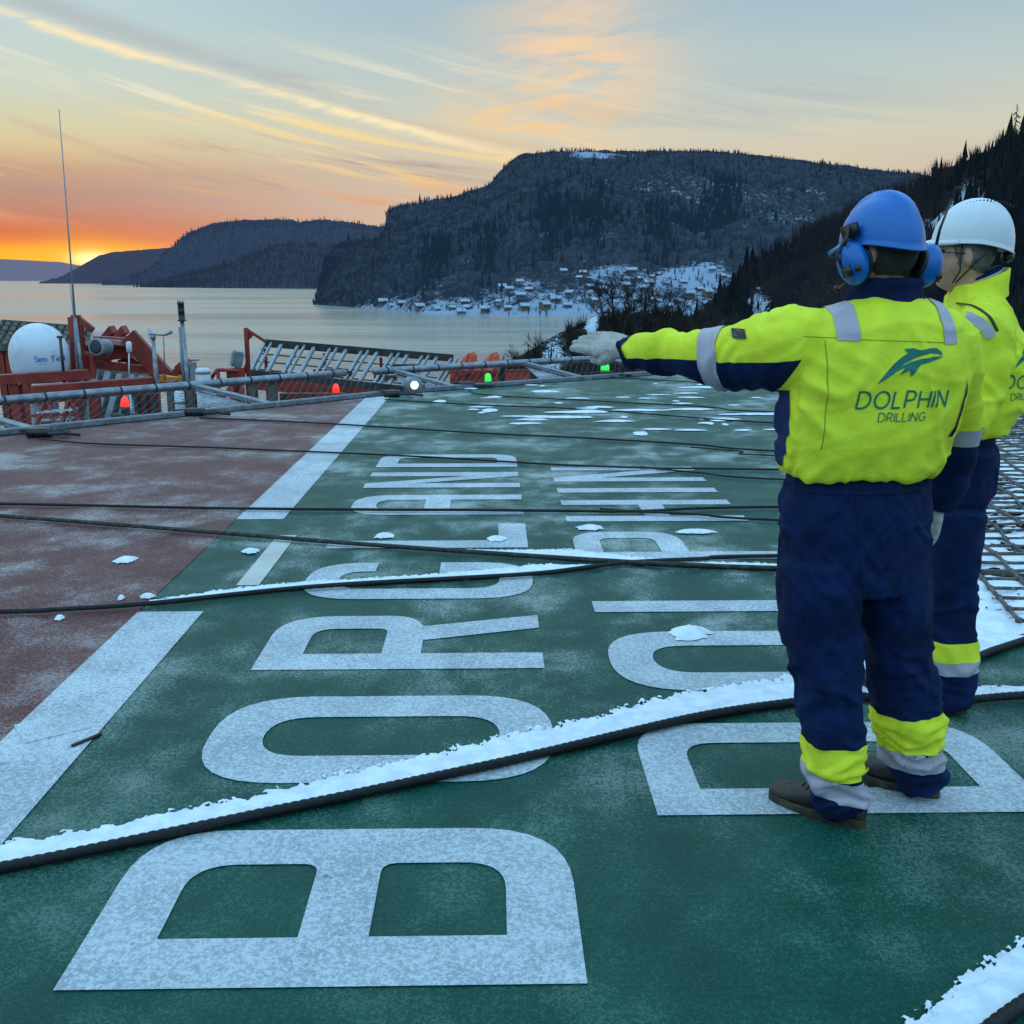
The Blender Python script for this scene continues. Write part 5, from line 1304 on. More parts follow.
# body: one continuous figure under the clothes
b = bmesh.new()
head_pts(b, Mh1)
nk = hd1 + Vector((.012, .0, -.08))
limb(b, [(*nk, .055, .058), (*(nk + Vector((.01, -.005, -.05))), .057, .058), (*(nk + Vector((.010, .01, -.10))), .060, .055), (1.06, 2.97, 1.455, .165, .085), (1.06, 2.96, 1.35, .19, .115), (1.04, 2.97, 1.15, .16, .11), (1.03, 2.98, 1.0, .17, .11), (1.04, 3.0, .88, .165, .11)], Vector((1, 0, 0)))
limb(b, [(LS[0] + .07, LS[1], LS[2] - .02, .045, .05), (LS[0], LS[1], LS[2] - .005, .055, .055), (*LE[:3], .042, .042), (*LW[:3], .03, .026)], Vector((0, 0, 1)))
RS, RE, RW = W(955, 345, 3.02, 0, 0), W(962, 435, 3.12, 0, 0), W(938, 500, 3.22, 0, 0)
limb(b, [(RS[0] - .04, RS[1], RS[2] - .03, .045, .05), (*RE[:3], .042, .042), (*RW[:3], .03, .026)], Vector((1, 0, 0)))
for hp, kn2, an in ((hip_l, kn_l, an_l), (hip_r, kn_r, an_r)): limb(b, [(*hp, .082, .085), (*kn2, .056, .058), (*an, .030, .032), (an[0], an[1], .06, .03, .032)], Vector((1, 0, 0)))
b = remesh(b, .0065, 3)
body1 = obj('body', b, M_skin, t1)
# hair under the rim
b = bmesh.new(); ball(b, hd1 + Vector((.002, -.004, .012)), (.084, .104, .105), Mh1.to_3x3()); 
b = cut(b, [((hd1 + Mh1.to_3x3() @ Vector((0, .02, 0))), Mh1.to_3x3() @ Vector((0, 1, -.6))), (hd1 + Vector((0, 0, -.062)), (0, 0, -1))]); displace(b, lambda p, n: .003 * noise.noise(p * 90)); obj('hair', b, M_hair, t1)
# jacket
b = bmesh.new(); XA = Vector((1, 0, 0)); YA = Vector((0, 1, 0))
rings = []
prof1 = [(474, 785, 930, .135, 2.98), (470, 781, 935, .150, 2.98), (458, 779, 943, .158, 2.975), (438, 778, 951, .165, 2.97), (415, 778, 959, .165, 2.965), (390, 782, 967, .162, 2.96), (365, 790, 968, .158, 2.955), (345, 795, 966, .150, 2.955), (328, 802, 962, .140, 2.96), (315, 815, 955, .122, 2.965), (305, 833, 942, .104, 2.97), (300, 846, 930, .090, 2.975), (297, 852, 922, .078, 2.98)]
rq = []
for py, x0, x1, dp, Y_ in prof1:
    a_ = at((x0 + x1) / 2, py, Y_); pr_ = at(x1, py, Y_).x - at(x0, py, Y_).x; rq.append((a_.x, a_.y, a_.z, pr_ / 2, dp))
rq = crm(rq, 3)
yaw1 = R(10); AX = Vector((math.cos(yaw1), math.sin(yaw1), 0)); AY = Vector((-math.sin(yaw1), math.cos(yaw1), 0))
ring_loft(b, [ell(Vector(p[:3]), AX, AY, p[3], p[4], 40, 2.5) for p in rq])
UPV = Vector((0, 0, 1))
limb(b, [W(842, 334, 2.95, 20, .08), W(822, 340, 2.95, 30, .105), W(800, 346, 2.955, 41, .115), W(782, 350, 2.97, 39.5, .11), W(760, 352, 3.01, 35, .10), W(735, 356, 3.06, 32, .092), W(715, 357, 3.10, 30, .086), W(695, 355, 3.14, 25.5, .076), W(675, 353, 3.20, 21.5, .066), W(655, 352, 3.26, 18.5, .056), W(638, 351, 3.30, 16.5, .05), W(627, 350, 3.33, 16, .046)], UPV, 5, 28)
limb(b, [W(930, 332, 2.99, 26, .09), W(951, 342, 3.0, 26, .10), W(957, 362, 3.03, 23, .10), W(959, 390, 3.08, 20, .09), W(959, 420, 3.12, 18.5, .08), W(956, 445, 3.15, 18.5, .075), W(950, 470, 3.18, 20, .068), W(943, 490, 3.21, 18, .06), W(937, 503, 3.23, 15, .05)], XA, 5, 24)
jk = remesh(b, .0078, 3)
arm_d = (Vector(LW[:3]) - Vector(LS[:3])).normalized()
def jfold(p, n):
    d = 0.0
    ta = (p - Vector(LS[:3])).dot(arm_d)
    if p.x < .80:                                        # sleeve: ring folds, tighter at the wrist
        w_ = noise.noise(p * 7)
        d += (.010 + .010 * min(1, max(0, ta) / .4)) * ridged(Vector((ta * 13 + w_ * 1.8 + p.z * 3, p.z * 2.4, p.y * 2.0))) + .003 * ridged(Vector((ta * 34 + w_ * 3, p.z * 8, 4)))
    elif p.x > 1.27 and p.z < 1.5: d += .007 * ridged(Vector((p.x * 4, p.y * 4, p.z * 17 + noise.noise(p * 8))))
    else:
        w_ = noise.noise(p * 4.5)
        low_ = max(0, min(1, (1.17 - p.z) / .11))
        d += .008 * crease(Vector((p.x * 6.5 + w_ * 1.4 + p.z * 2.2, p.y * 3, p.z * 2.0 + w_))) + .006 * crease(Vector((p.x * 3 - p.z * 7, p.y * 3 + 7, p.z * 4 + w_)), .11) * (1 - .45 * (1.2 < p.z < 1.5)) + .004 * ridged(p * 6 + Vector((w_, 0, 0)))
        d += .011 * low_ * ridged(Vector((p.x * 26 + w_ * 2, 0, p.z * 5)))
        arm_pit = max(0, 1 - (Vector((p.x, 0, p.z)) - Vector((.86, 0, 1.36))).length / .2)
        d += .011 * arm_pit * ridged(Vector((p.x * 9 + p.z * 13, 2, p.z * 4)))
    return d
displace(jk, jfold)
jbv = BVHTree.FromBMesh(jk)
jm = jk.copy(); jacket1 = obj('jacket', jm, M_hi, t1)
zl = lambda x: 0
# navy underside of the pointing sleeve
pA, pB = at(780, 352, 2.97), at(632, 354, 3.31)
dAB = (pB - pA).normalized(); nrm_up = Vector((0, -.30, 1)); nrm_up = (nrm_up - dAB * nrm_up.dot(dAB)).normalized()
ar = at(797, 350, 2.95)
obj('sleeve_underside', cut(jk, [(pA, nrm_up), (at(801, 352, 2.88), Vector((1, 0, -.45))), (at(784, 390.5, 2.93), Vector((0, 0, -1)))], .0018), M_navy, jacket1)
obj('cuff', cut(jk, [(at(634, 350, 3.31), -dAB * 1.0 * -1 * -1 if False else (at(702, 350, 3.1) - at(634, 350, 3.31)).normalized()), ((0, 0, 0), Vector((-1, 0, 0)))], .003), M_navy, jacket1)
# reflective band on that sleeve
c1_, c2_ = at(705, 355, 3.11), at(728, 355, 3.07); ax_ = (c2_ - c1_).normalized(); tl_ = (ax_ + Vector((0, 0, .14))).normalized()
obj('reflective_band', cut(jk, [(c1_, -tl_), (c2_, tl_)], .004), M_refl, jacket1)
# right forearm: navy with a band
zb1, zb2 = at(960, 427, 3.12).z, at(960, 444, 3.12).z
xr = at(953, 440, 3.0).x
obj('forearm_panel', cut(jk, [((0, 3.02, 0), (0, -1, 0)), ((0, 0, zb2), (0, 0, 1)), ((xr - .08, 0, 0), (-1, 0, 0))], .002), M_navy, jacket1)
obj('reflective_band', cut(jk, [((0, 3.02, 0), (0, -1, 0)), ((0, 0, zb1), (0, 0, 1)), ((0, 0, zb2), (0, 0, -1)), ((xr + .01, 0, 0), (-1, 0, 0))], .004), M_refl, jacket1)
# side panels
xs = at(782.5, 440, 2.95).x
obj('side_panel', cut(jk, [((xs, 0, 0), (1, 0, 0)), ((0, 0, at(780, 388, 2.97).z), (0, 0, 1)), ((.6, 0, 0), (-1, 0, 0))], .0025), M_navyl, jacket1)
# shoulder tapes
for (x0, x1, y0, zc_) in ((835, 856, 310, at(840, 339, 2.9).z), (942, 957, 320, at(950, 343, 2.9).z)):
    a_, c_ = at(x0, y0 + 10, 2.85).x, at(x1, y0 + 10, 2.85).x
    sl_ = -.02 if x0 < 900 else -.10
    obj('shoulder_tape', cut(jk, [((a_, 0, at(x0, y0 + 10, 2.85).z), (-1, 0, sl_)), ((c_, 0, at(x1, y0 + 10, 2.85).z), (1, 0, -sl_)), ((0, 0, zc_), (0, 0, -1))], .0035), M_refl, jacket1)
# print on the back
ob = at(855, 407, 2.78); k1 = 1 / 352 * .96
text_on(jacket1, 'lettering', 'DOLPHIN', at(855, 408, 2.80), Vector((1, .0, .0)), Vector((0, 0, 1)), YA, jbv, .262, M_teal, .12, .13, .27)
text_on(jacket1, 'lettering', 'DRILLING', at(877, 421.5, 2.80), Vector((1, .0, .0)), Vector((0, 0, 1)), YA, jbv, .137, M_teal, .12, .12, .27)
lg = [];
for pl in LOGO: lg += subdiv_poly(pl, 3)
obj('dolphin_emblem', project(lg, at(875.5, 384, 2.80), Vector((1 / 345, 0, 0)), Vector((0, 0, .93 / 345)), YA, jbv, .0025), M_teal, jacket1, False)
# seams
def seam(parent, pts, bvh, d, w_=.0035, m=M_seam):
    q = crm(pts, 8); b = bmesh.new(); hp = []
    for p in q:
        h = bvh.ray_cast(Vector(p) - d * .6, d, 1.5)
        if h[0] is not None: hp.append(h[0] - d * .0005)
    if len(hp) > 2: tube(b, hp, w_, 5, .5)
    obj('seam', b, m, parent)
S2 = lambda *l: [tuple(at(x, y, 2.8)) for x, y in l]
seam(jacket1, S2((808, 337), (850, 339), (900, 341), (945, 343), (957, 345)), jbv, YA, .002)
seam(jacket1, S2((829, 341), (829, 370), (828, 400), (823, 450)), jbv, YA, .002)
obj('painted_arm_gap', project(subdiv_poly([(0, 0), (2.5, -22), (0, -38), (-6, -52), (-9, -58), (-14, -58), (-8, -48), (-4, -34), (-1.5, -18)], 2), at(970, 378, 2.85), Vector((1 / 350, 0, 0)), Vector((0, 0, 1 / 350)), YA, jbv, .004), M_navy, jacket1, False)  # dark gap between arm and torso, painted as a navy wedge
obj('sleeve_badge', project(subdiv_poly([(0, 0), (10, 0), (10, 9), (0, 9)], 2), at(742, 341, 2.85), Vector((1 / 345, 0, 0)), Vector((0, 0, 1 / 345)), YA, jbv, .006), M_black, jacket1, False)
# collar
b = bmesh.new(); c0 = at(885, 302, 2.985); rings = []
for dz, a_, bb_, lean in ((-.02, .125, .108, 0), (.012, .110, .098, 0), (.038, .100, .089, .004), (.062, .098, .087, .006), (.067, .091, .080, .006), (.045, .084, .072, .006), (.0, .084, .072, 0)):
    rings.append(ell(c0 + Vector((-.003, -lean, dz)), AX, AY, a_, bb_, 36, 2.2))
ring_loft(b, rings, cap=False); bmesh.ops.subdivide_edges(b, edges=b.edges[:], cuts=1, use_grid_fill=True); displace(b, lambda p, n: .0022 * ridged(p * 22)); obj('collar', b, M_navy, jacket1)
# trousers
b = bmesh.new()
tr1 = [(468, 790, 924, .128, 2.985), (482, 785, 928, .140, 2.985), (500, 780, 931, .150, 2.985), (520, 779, 931, .156, 2.985), (545, 779, 929, .156, 2.99), (565, 779, 927, .150, 2.995), (585, 781, 925, .145, 3.0)]
rq = []
for py, x0, x1, dp, Y_ in tr1: a_ = at((x0 + x1) / 2, py, Y_); rq.append((a_.x, a_.y, a_.z, (at(x1, py, Y_).x - at(x0, py, Y_).x) / 2, dp))
ring_loft(b, [ell(Vector(p[:3]), AX, AY, p[3], p[4], 40, 2.4) for p in crm(rq, 3)])
limb(b, [W(822, 560, 2.96, 42, .135), W(820, 590, 2.955, 43, .13), W(821, 620, 2.95, 40, .120), W(824, 655, 2.945, 36.5, .108), W(828, 690, 2.94, 33, .100), W(831, 725, 2.93, 30, .094), W(833, 755, 2.92, 28.5, .088), W(837, 785, 2.915, 27.5, .078), W(842, 802, 2.90, 26, .070), W(847, 813, 2.885, 24, .064)], XA, 4, 28)
limb(b, [W(890, 560, 3.02, 36, .13), W(892, 590, 3.03, 34, .125), W(893, 620, 3.04, 33, .116), W(899, 655, 3.05, 33.5, .108), W(904, 690, 3.055, 34, .102), W(908, 720, 3.06, 33, .094), W(912, 745, 3.065, 30, .088), W(918, 765, 3.07, 27, .078), W(924, 779, 3.065, 24, .068), W(929, 789, 3.055, 21, .062)], XA, 4, 28)
tk = remesh(b, .008, 3)
def tfold(p, n):
    w_ = noise.noise(p * 5); d = .009 * crease(Vector((p.x * 4 + w_, p.y * 4, p.z * 5 + p.x * 5 + w_ * 1.5))) + .007 * crease(Vector((p.x * 7 - p.z * 4, p.y * 4, p.z * 3 + w_)), .10) + .004 * ridged(p * 12)
    if p.z > .99: d += .006 * ridged(Vector((p.x * 40, p.y * 20, p.z * 3))) * min(1, (p.z - .99) / .04)
    kn_ = math.exp(-((p.z - .45) / .12) ** 2); d += .012 * kn_ * crease(Vector((p.x * 5, p.y * 4, p.z * 15 + w_ * 2)))
    if p.z < .34: d += .013 * crease(Vector((p.x * 6, p.y * 6 + 3, p.z * 18 + w_ * 2.5)))
    cr = max(0, 1 - (Vector((p.x, 0, p.z)) - Vector((1.06, 0, .80))).length / .24); d += .014 * cr * crease(Vector((abs(p.x - 1.06) * 16 - p.z * 12, 3, 1)))
    return d
displace(tk, tfold)
trousers1 = obj('trousers', tk.copy(), M_navy, t1)
def zlev(px, py, Y_): return at(px, py, Y_).z
mid_x = (at(862, 700, 3).x)
for (sx, px, Y_, y0, y1, y2, tilt) in ((1, 832, 2.85, 749, 779, 800, .10), (-1, 908, 3.0, 716, 752, 772, .02)):
    cx_ = at(863 if sx > 0 else 864, 740, 2.95).x
    side_ = ((cx_, 0, 0), (sx, 0, 0))
    X0_ = at(px, 750, Y_).x
    za, zb_, zc2 = zlev(px, y0, Y_), zlev(px, y1, Y_), zlev(px, y2, Y_)
    obj('hi_vis_band', cut(tk, [side_, ((X0_, Y_, za), (0, 0, 1)), ((X0_, Y_, zb_), (-tilt, 0, -1))], .004), M_hi, trousers1)
    obj('reflective_band', cut(tk, [side_, ((X0_, Y_, zb_), (tilt * 2, 0, 1)), ((X0_, Y_, zc2), (-tilt * 2, 0, -1))], .005), M_refl, trousers1)
tbv = BVHTree.FromBMesh(tk)
# elastic waist
zw0, zw1 = zlev(860, 487, 2.85), zlev(860, 497, 2.85)
seam(trousers1, [tuple(at(x, 498, 2.8)) for x in (782, 820, 860, 900, 932)], tbv, YA, .003, M_navy)
seam(trousers1, [tuple(at(*q, 2.8)) for q in ((784, 500), (779, 520), (779, 560), (783, 585))], tbv, YA, .003, M_navy)
seam(trousers1, [tuple(at(*q, 2.8)) for q in ((860, 500), (861, 530), (863, 560), (864, 580))], tbv, YA, .002, M_navy)
h_, to_ = gp(861, 827), gp(784, 801); dd_ = (to_ - h_).normalized()
boot(t1, h_ + dd_ * -.01, h_ + dd_ * .30)
h_, to_ = gp(938, 799), gp(886, 783); dd_ = (to_ - h_).normalized(); boot(t1, h_ + dd_ * .0, h_ + dd_ * .30)
# gloves
def glove(parent, wrist, dirv, up_, thumb_side, m, **k):
    x = dirv.normalized(); z = (up_ - x * up_.dot(x)).normalized(); y = z.cross(x)
    if thumb_side < 0: y = -y
    M = Matrix.Translation(wrist) @ Matrix((x, y, z)).transposed().to_4x4(); b = bmesh.new(); hand(b, M, **k)
    limbp = [M @ Vector((q, 0, 0)) for q in (-.075, -.045, -.01)]
    ring_loft(b, [[M @ p for p in ell(Vector((q, 0, 0)), YA, UPV, a_, c_, 20)] for q, a_, c_ in ((-.085, .056, .048), (-.06, .054, .046), (-.03, .045, .036), (0, .040, .030))])
    b = remesh(b, .0035, 2); displace(b, lambda p, n: .0022 * ridged(p * 30) + .001 * ridged(p * 75)); return obj('glove', b, m, parent)
wr = at(631, 349, 3.33); gd = at(579, 340, 3.50) - wr
glove(t1, wr + gd.normalized() * .035, gd, Vector((.1, -.75, .55)), 1, M_glove, curl=.06, spread=-.02, sc=1.14, thumb=-.15)
wr = at(936, 506, 3.23); glove(t1, wr, Vector((-.05, .05, -1)), Vector((1, -.1, 0)), 1, M_glove, curl=.5, sc=.95)
# helmet and ear defenders
hm = Matrix.Translation(at(881, 246, 2.95) + Vector((0, .0, .0))) @ rz(R(32)) @ Matrix.Rotation(R(-5), 4, 'X')
hel1 = helmet(t1, hm, M_hblue, 1.0, .100, .124, .136)
b = bmesh.new(); c_ = hm @ Vector((.0, -.070, .1195)); ball(b, c_, (.011, .010, .004), hm.to_3x3() @ Matrix.Rotation(R(38), 3, 'X')); obj('red_sticker', b, M_lash if False else mat('red_sticker_vinyl', (.6, .05, .03), .4), hel1)
for s_, px, py, Y_ in ((-1, 853, 263, 2.90), (1, 926, 266, 2.97)):
    c_ = at(px, py, Y_); e = obj('ear_defender', bmesh.new(), M_hblue, t1); bpy.data.objects.remove(e)
    Mc = rz(R(22)).to_3x3() @ Matrix.Rotation(s_ * R(12), 3, 'Y') @ Matrix.Rotation(R(-12 if s_ < 0 else 8), 3, 'X')
    b = bmesh.new(); ball(b, c_, (.040, .046, .062), Mc, 14); bmesh.ops.recalc_face_normals(b, faces=b.faces); e = obj('ear_defender', b, M_hblue, t1)
    b = bmesh.new(); ball(b, c_ - Mc @ Vector((s_ * .034, 0, 0)), (.012, .038, .050), Mc, 12); obj('cushion', b, M_black, e)
    b = bmesh.new(); top_ = hm @ Vector((s_ * .108, .01, .018)); tube(b, [c_ + Mc @ Vector((s_ * .034, 0, -.01)), c_ + Mc @ Vector((s_ * .045, .004, .03)), top_ + Vector((s_ * .012, 0, .01)), top_ + Vector((0, 0, .03))], .006, 6)
    box(b, top_ + Vector((s_ * .006, 0, .022)), (.022, .05, .034), Mc); box(b, c_ + Mc @ Vector((s_ * .034, -.012, -.02)), (.012, .03, .03), Mc); tube(b, [c_ + Mc @ Vector((s_ * .03, -.02, .05)), top_ + Vector((s_ * .02, -.02, .0)), top_ + Vector((s_ * .018, -.022, .035))], .005, 6)
    ball(b, c_ + Mc @ Vector((s_ * .02, -.040, -.02)), (.010, .007, .010)); obj('headset_arm', b, M_black, e)
b = bmesh.new(); c_ = at(925, 262, 3.0); tube(b, [c_ + Vector((.02, -.01, .02)), c_ + Vector((.03, -.01, .09)), c_ + Vector((.055, -.01, .17))], [.005, .004, .0025], 6); obj('radio_antenna', b, M_black, t1)
b = bmesh.new(); c_ = at(856, 276, 2.88); tube(b, [c_, c_ + Vector((-.02, .06, -.03)), c_ + Vector((-.01, .12, -.035))], .004, 6); ball(b, c_ + Vector((-.01, .125, -.035)), (.011, .011, .011)); obj('microphone_boom', b, M_black, t1)

# ---- the man in the white helmet beyond him, turned left
base2 = Vector((1.72, 3.86, 0)); t2 = thing('person', 'man in a white helmet and glasses standing beyond, face in profile to the left', 'person', base2)
hd2 = at(962, 256, 3.86); Mh2 = Matrix.Translation(hd2) @ rz(R(74)) @ Matrix.Scale(1.06, 4)
b = bmesh.new(); head_pts(b, Mh2, .077, .098, .122)
limb(b, [(*(hd2 + Vector((.02, 0, -.07))), .062, .060), (*(hd2 + Vector((.035, 0, -.13))), .064, .062), (*(hd2 + Vector((.045, 0, -.19))), .08, .12), (*at(978, 335, 3.86), .12, .18), (*at(972, 380, 3.86), .11, .15), (*at(958, 440, 3.86), .085, .11), (*at(955, 490, 3.86), .085, .11)], XA)
sh2, el2, ha2 = at(987, 330, 3.66), at(985, 405, 3.62), at(925, 425, 3.62)
limb(b, [(*sh2, .055, .055), (*el2, .044, .044), (*ha2, .03, .028)], YA)
sh3, el3, ha3 = at(975, 330, 4.06), at(965, 400, 4.12), at(920, 430, 4.0)
limb(b, [(*sh3, .055, .055), (*el3, .044, .044), (*ha3, .03, .028)], YA)
for Yy, pxs in ((3.76, (962, 958, 950, 948)), (4.0, (958, 945, 925, 918))):
    limb(b, [(*at(pxs[0], 495, Yy), .06, .055), (*at(pxs[1], 570, Yy), .06, .06), (at(pxs[2], 670, Yy).x, Yy, .14, .03, .035), (at(pxs[3], 690, Yy).x + .03, Yy, .09, .028, .03)], XA)
b = remesh(b, .0065, 2); obj('body', b, M_skin, t2)
M3 = rz(R(74)).to_3x3()
b = bmesh.new(); ball(b, hd2 + M3 @ Vector((0, -.010, .018)), (.088, .106, .106), M3, 20); b = cut(b, [(hd2 + M3 @ Vector((0, .032, 0)), M3 @ Vector((0, 1, -.25))), (hd2 + M3 @ Vector((0, -.02, -.055)), M3 @ Vector((0, .35, -1))), ])
displace(b, lambda p, n: .003 * noise.noise(p * 90)); obj('hair', b, M_hairg, t2)
# glasses
b = bmesh.new(); g0 = lambda x, y, z: hd2 + M3 @ (Vector((x, y, z)) * 1.06)
for s_ in (-1, 1):
    tube(b, [g0(s_ * .086, -.02, .006), g0(s_ * .084, .04, .010), g0(s_ * .068, .098, .010)], .0022, 6)
    ring = [g0(s_ * .034 + .024 * math.cos(a * .524), .106 - .12 * abs(s_ * .034 + .024 * math.cos(a * .524)) ** 1.3, .004 + .016 * math.sin(a * .524)) for a in range(13)]; tube(b, ring, .0018, 6)
tube(b, [g0(-.011, .108, .008), g0(.011, .108, .008)], .002, 6); obj('glasses', b, M_black, t2)
hm2 = Matrix.Translation(at(972, 245, 3.86)) @ rz(R(76)) @ Matrix.Rotation(R(3), 4, 'X')
hel2 = helmet(t2, hm2, M_hwhite, 1.1, .115, .142, .165, False)
b = bmesh.new()
for k in range(15):
    t = R(-38 + k * 5.2) ; c_ = hm2 @ Vector((-.045, math.sin(t) * .142 * .93 - .03, .165 * (.86 * math.cos(t) ** .6) + .012)); 
    hb = c_
    box(b, c_, (.006, .004, .007), M3)
obj('vent_slot', b, M_black, hel2)
b = bmesh.new(); tube(b, [hm2 @ Vector((-.10, .05, 0)), g0(-.080, .012, -.05), g0(-.062, .03, -.09)], .003, 5); tube(b, [hm2 @ Vector((-.10, -.06, 0)), g0(-.080, -.03, -.03), g0(-.06, .02, -.09)], .003, 5); obj('chin_strap', b, M_black, hel2)
b = bmesh.new(); ball(b, hm2 @ Vector((0, -.125, -.035)), (.05, .022, .022), M3); obj('ratchet_knob', b, M_black, hel2)
# jacket
b = bmesh.new(); prof2 = [(432, 928, 997, .17, 3.86), (427, 926, 1004, .19, 3.86), (412, 925, 1015, .205, 3.86), (392, 926, 1023, .215, 3.86), (368, 928, 1026, .22, 3.86), (345, 932, 1021, .225, 3.86), (326, 938, 1013, .205, 3.86), (312, 945, 1007, .175, 3.86), (301, 948, 1004, .135, 3.86), (292, 950, 1001, .11, 3.86), (284, 952, 999, .10, 3.86)]
rq = []
for py, x0, x1, dp, Y_ in prof2: a_ = at((x0 + x1) / 2, py, Y_); rq.append((a_.x, a_.y, a_.z, (at(x1, py, Y_).x - at(x0, py, Y_).x) / 2, dp))
yaw2 = R(-14); AX2 = Vector((math.cos(yaw2), math.sin(yaw2), 0)); AY2 = Vector((-math.sin(yaw2), math.cos(yaw2), 0))
ring_loft(b, [ell(Vector(p[:3]), AX2, AY2, p[3], p[4], 36, 2.4) for p in crm(rq, 3)])
limb(b, [W(982, 318, 3.74, 25, .09), W(985, 333, 3.66, 24, .10), W(985, 355, 3.64, 21, .095), W(982, 380, 3.63, 19, .085), W(975, 402, 3.63, 20, .085), W(968, 416, 3.60, 22, .08), W(948, 422, 3.60, 18, .07), W(932, 424, 3.60, 15, .05)], YA, 5, 24)
limb(b, [W(975, 320, 4.0, 24, .09), W(970, 350, 4.08, 23, .09), W(960, 400, 4.1, 22, .085), W(940, 425, 4.04, 18, .06), W(922, 430, 4.0, 15, .05)], YA, 5, 24)
jk2 = remesh(b, .009, 3)
def j2(p, n):
    w_ = noise.noise(p * 5)
    d = .010 * crease(Vector((p.x * 6 + w_ + p.z * 5, p.y * 5, p.z * 9 + w_ * 1.5))) + .003 * ridged(p * 13)
    el_ = max(0, 1 - (p - at(985, 385, 3.58)).length / .16); d += .013 * el_ * ridged(Vector((p.x * 16 + p.z * 14, p.y * 3, w_)))
    return d
displace(jk2, j2); bv2 = BVHTree.FromBMesh(jk2); jacket2 = obj('jacket', jk2.copy(), M_hi, t2)
# shoulder tape: an arched band across the near shoulder
ct = at(985, 345, 3.6)
arcp = []
for k in range(41):
    f = k / 40; a_ = R(120 - 106 * f); arcp.append((969 + 37 * math.cos(a_), 346 - 35 * math.sin(a_), 969 + 29 * math.cos(a_) - 1, 347 - 26 * math.sin(a_)))
qs = []
for a_, c_ in zip(arcp, arcp[1:]):
    for j in range(6):
        f0, f1 = j / 6, (j + 1) / 6
        L_ = lambda q, f: (q[0] + (q[2] - q[0]) * f, q[1] + (q[3] - q[1]) * f)
        qs.append([L_(a_, f0), L_(c_, f0), L_(c_, f1), L_(a_, f1)])
kx = (at(1000, 330, 3.5).x - at(900, 330, 3.5).x) / 100; o2 = at(960, 330, 3.5); kz = (at(960, 300, 3.5).z - at(960, 360, 3.5).z) / 60
dj = Vector((.25, 1, -.03)).normalized()
P2 = lambda qs_: [[((p[0] - 960) * kx, (330 - p[1]) * kz) for p in q] for q in qs_]
obj('shoulder_tape', project(P2(qs), o2, Vector((1, 0, 0)), Vector((0, 0, 1)), YA, bv2, .013), M_refl, jacket2)
seam(jacket2, [tuple(at(x_, y_, 3.5)) for x_, y_ in ((952, 312), (965, 306), (980, 301), (992, 304), (1001, 316), (1008, 332))], bv2, YA, .007, M_black)
obj('side_panel', cut(jk2, [((at(978, 370, 3.75).x, 0, 0), (1, 0, .5)), ((0, 0, at(980, 366, 3.75).z), (0, 0, 1)), ((0, 0, at(980, 386, 3.75).z), (0, 0, -1)), ((0, 3.8, 0), (0, 1, 0))], .002), M_navy, jacket2)
dt = Vector((-.45, .89, 0)).normalized(); ext_ = Vector((.89, .45, 0)).normalized()
oo = at(1004, 387, 3.70)
text_on(jacket2, 'lettering', 'DOLPHIN', oo - ext_ * .05, ext_, Vector((0, 0, 1)), dt, bv2, .27, M_teal, .0, .13, .27, .003)
text_on(jacket2, 'lettering', 'DRILLING', oo - Vector((0, 0, .042)) - ext_ * .02, ext_, Vector((0, 0, 1)), dt, bv2, .14, M_teal, .0, .12, .27, .003)
obj('dolphin_emblem', project(lg, oo + Vector((0, 0, .07)) - ext_ * .03, ext_ / 345, Vector((0, 0, .93 / 345)), dt, bv2, .003), M_teal, jacket2, False)
b = bmesh.new(); cn = at(977, 296, 3.86); rings = []
for dz, a_, bb_, dx in ((-.03, .105, .105, 0), (.0, .098, .1, .004), (.035, .092, .092, .012), (.062, .088, .088, .016), (.066, .080, .080, .016), (.04, .076, .078, .012), (.0, .076, .078, 0)):
    rings.append([p + Vector((0, 0, (p.x - cn.x) * .38)) for p in ell(cn + Vector((dx, 0, dz)), AX2, AY2, a_, bb_, 36, 2.2)])
ring_loft(b, rings, cap=False); obj('collar', b, M_hi, jacket2)
for j, (m_, dz, rr_) in enumerate(((M_navy, .048, .078), (M_refl, .058, .075), (M_navy, .067, .072))):
    b = bmesh.new(); rings = []
    for q_, ex_ in ((0, 0), (.012, .001)): rings.append([p + Vector((0, 0, (p.x - cn.x) * .42)) for p in ell(cn + Vector((.006, 0, dz + q_)), AX2, AY2, rr_, rr_, 36)])
    ring_loft(b, rings); obj('inner_collar', b, m_, t2)
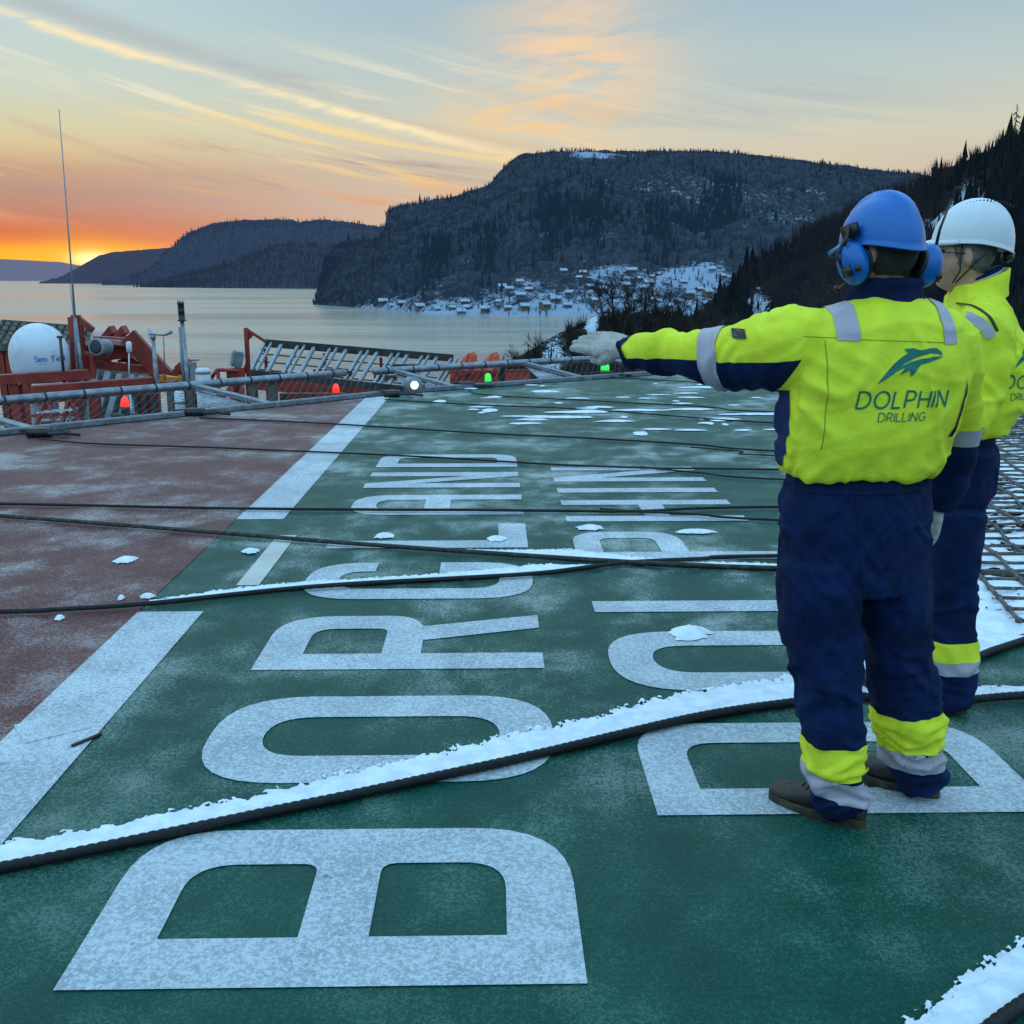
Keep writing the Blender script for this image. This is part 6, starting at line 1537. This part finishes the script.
# trousers
b = bmesh.new(); prof3 = [(425, 930, 987, .165, 3.87), (440, 926, 992, .175, 3.87), (460, 922, 994, .18, 3.87), (485, 920, 991, .175, 3.87), (510, 918, 981, .165, 3.87), (530, 917, 972, .16, 3.87)]
rq = []
for py, x0, x1, dp, Y_ in prof3: a_ = at((x0 + x1) / 2, py, Y_); rq.append((a_.x, a_.y, a_.z, (at(x1, py, Y_).x - at(x0, py, Y_).x) / 2, dp))
ring_loft(b, [ell(Vector(p[:3]), AX2, AY2, p[3], p[4], 36, 2.3) for p in crm(rq, 3)])
limb(b, [W(957, 510, 3.78, 30, .11), W(952, 540, 3.77, 27, .11), W(950, 580, 3.76, 25.5, .10), W(949, 620, 3.76, 25.5, .095), W(950, 650, 3.75, 24, .09), W(951, 675, 3.75, 22, .085), W(952, 695, 3.75, 20, .08), W(952, 704, 3.75, 19, .075)], XA, 4, 24)
limb(b, [W(948, 510, 4.0, 30, .11), W(938, 560, 4.0, 26, .10), W(926, 620, 4.0, 23, .09), W(918, 660, 4.0, 20, .085), W(914, 684, 4.0, 18, .08)], XA, 4, 24)
tk2 = remesh(b, .009, 3)
def t2f(p, n):
    w_ = noise.noise(p * 5); d = .010 * crease(Vector((p.x * 5, p.y * 4, p.z * 8 + w_ * 1.5))) + .003 * ridged(p * 12)
    if p.z < .34: d += .010 * ridged(Vector((p.x * 6, p.y * 6, p.z * 18 + w_ * 2)))
    return d
displace(tk2, t2f); trousers2 = obj('trousers', tk2.copy(), M_navy, t2)
for sgn, Y_, px, ys_ in ((1, 3.66, 950, (645, 664, 677)), (-1, 3.92, 918, (630, 648, 660))):
    za, zb_, zc2 = (at(px, y_, Y_).z for y_ in ys_); sp_ = ((0, 3.89, 0), (0, sgn, 0))
    obj('hi_vis_band', cut(tk2, [sp_, ((0, 0, za), (0, 0, 1)), ((0, 0, zb_), (0, 0, -1))], .004), M_hi, trousers2)
    obj('reflective_band', cut(tk2, [sp_, ((0, 0, zb_), (0, 0, 1)), ((0, 0, zc2), (0, 0, -1))], .005), M_refl, trousers2)
h_ = gp(966, 712); boot(t2, h_, h_ + Vector((-.27, .08, 0)))
h_ = gp(928, 694); boot(t2, h_, h_ + Vector((-.27, .10, 0)))
glove(t2, at(926, 425, 3.60), Vector((-1, .1, -.05)), Vector((0, -.3, 1)), 1, M_glove, curl=.6)
glove(t2, at(916, 431, 4.0), Vector((-1, -.1, -.05)), Vector((0, -.3, 1)), -1, M_glove, curl=.6)
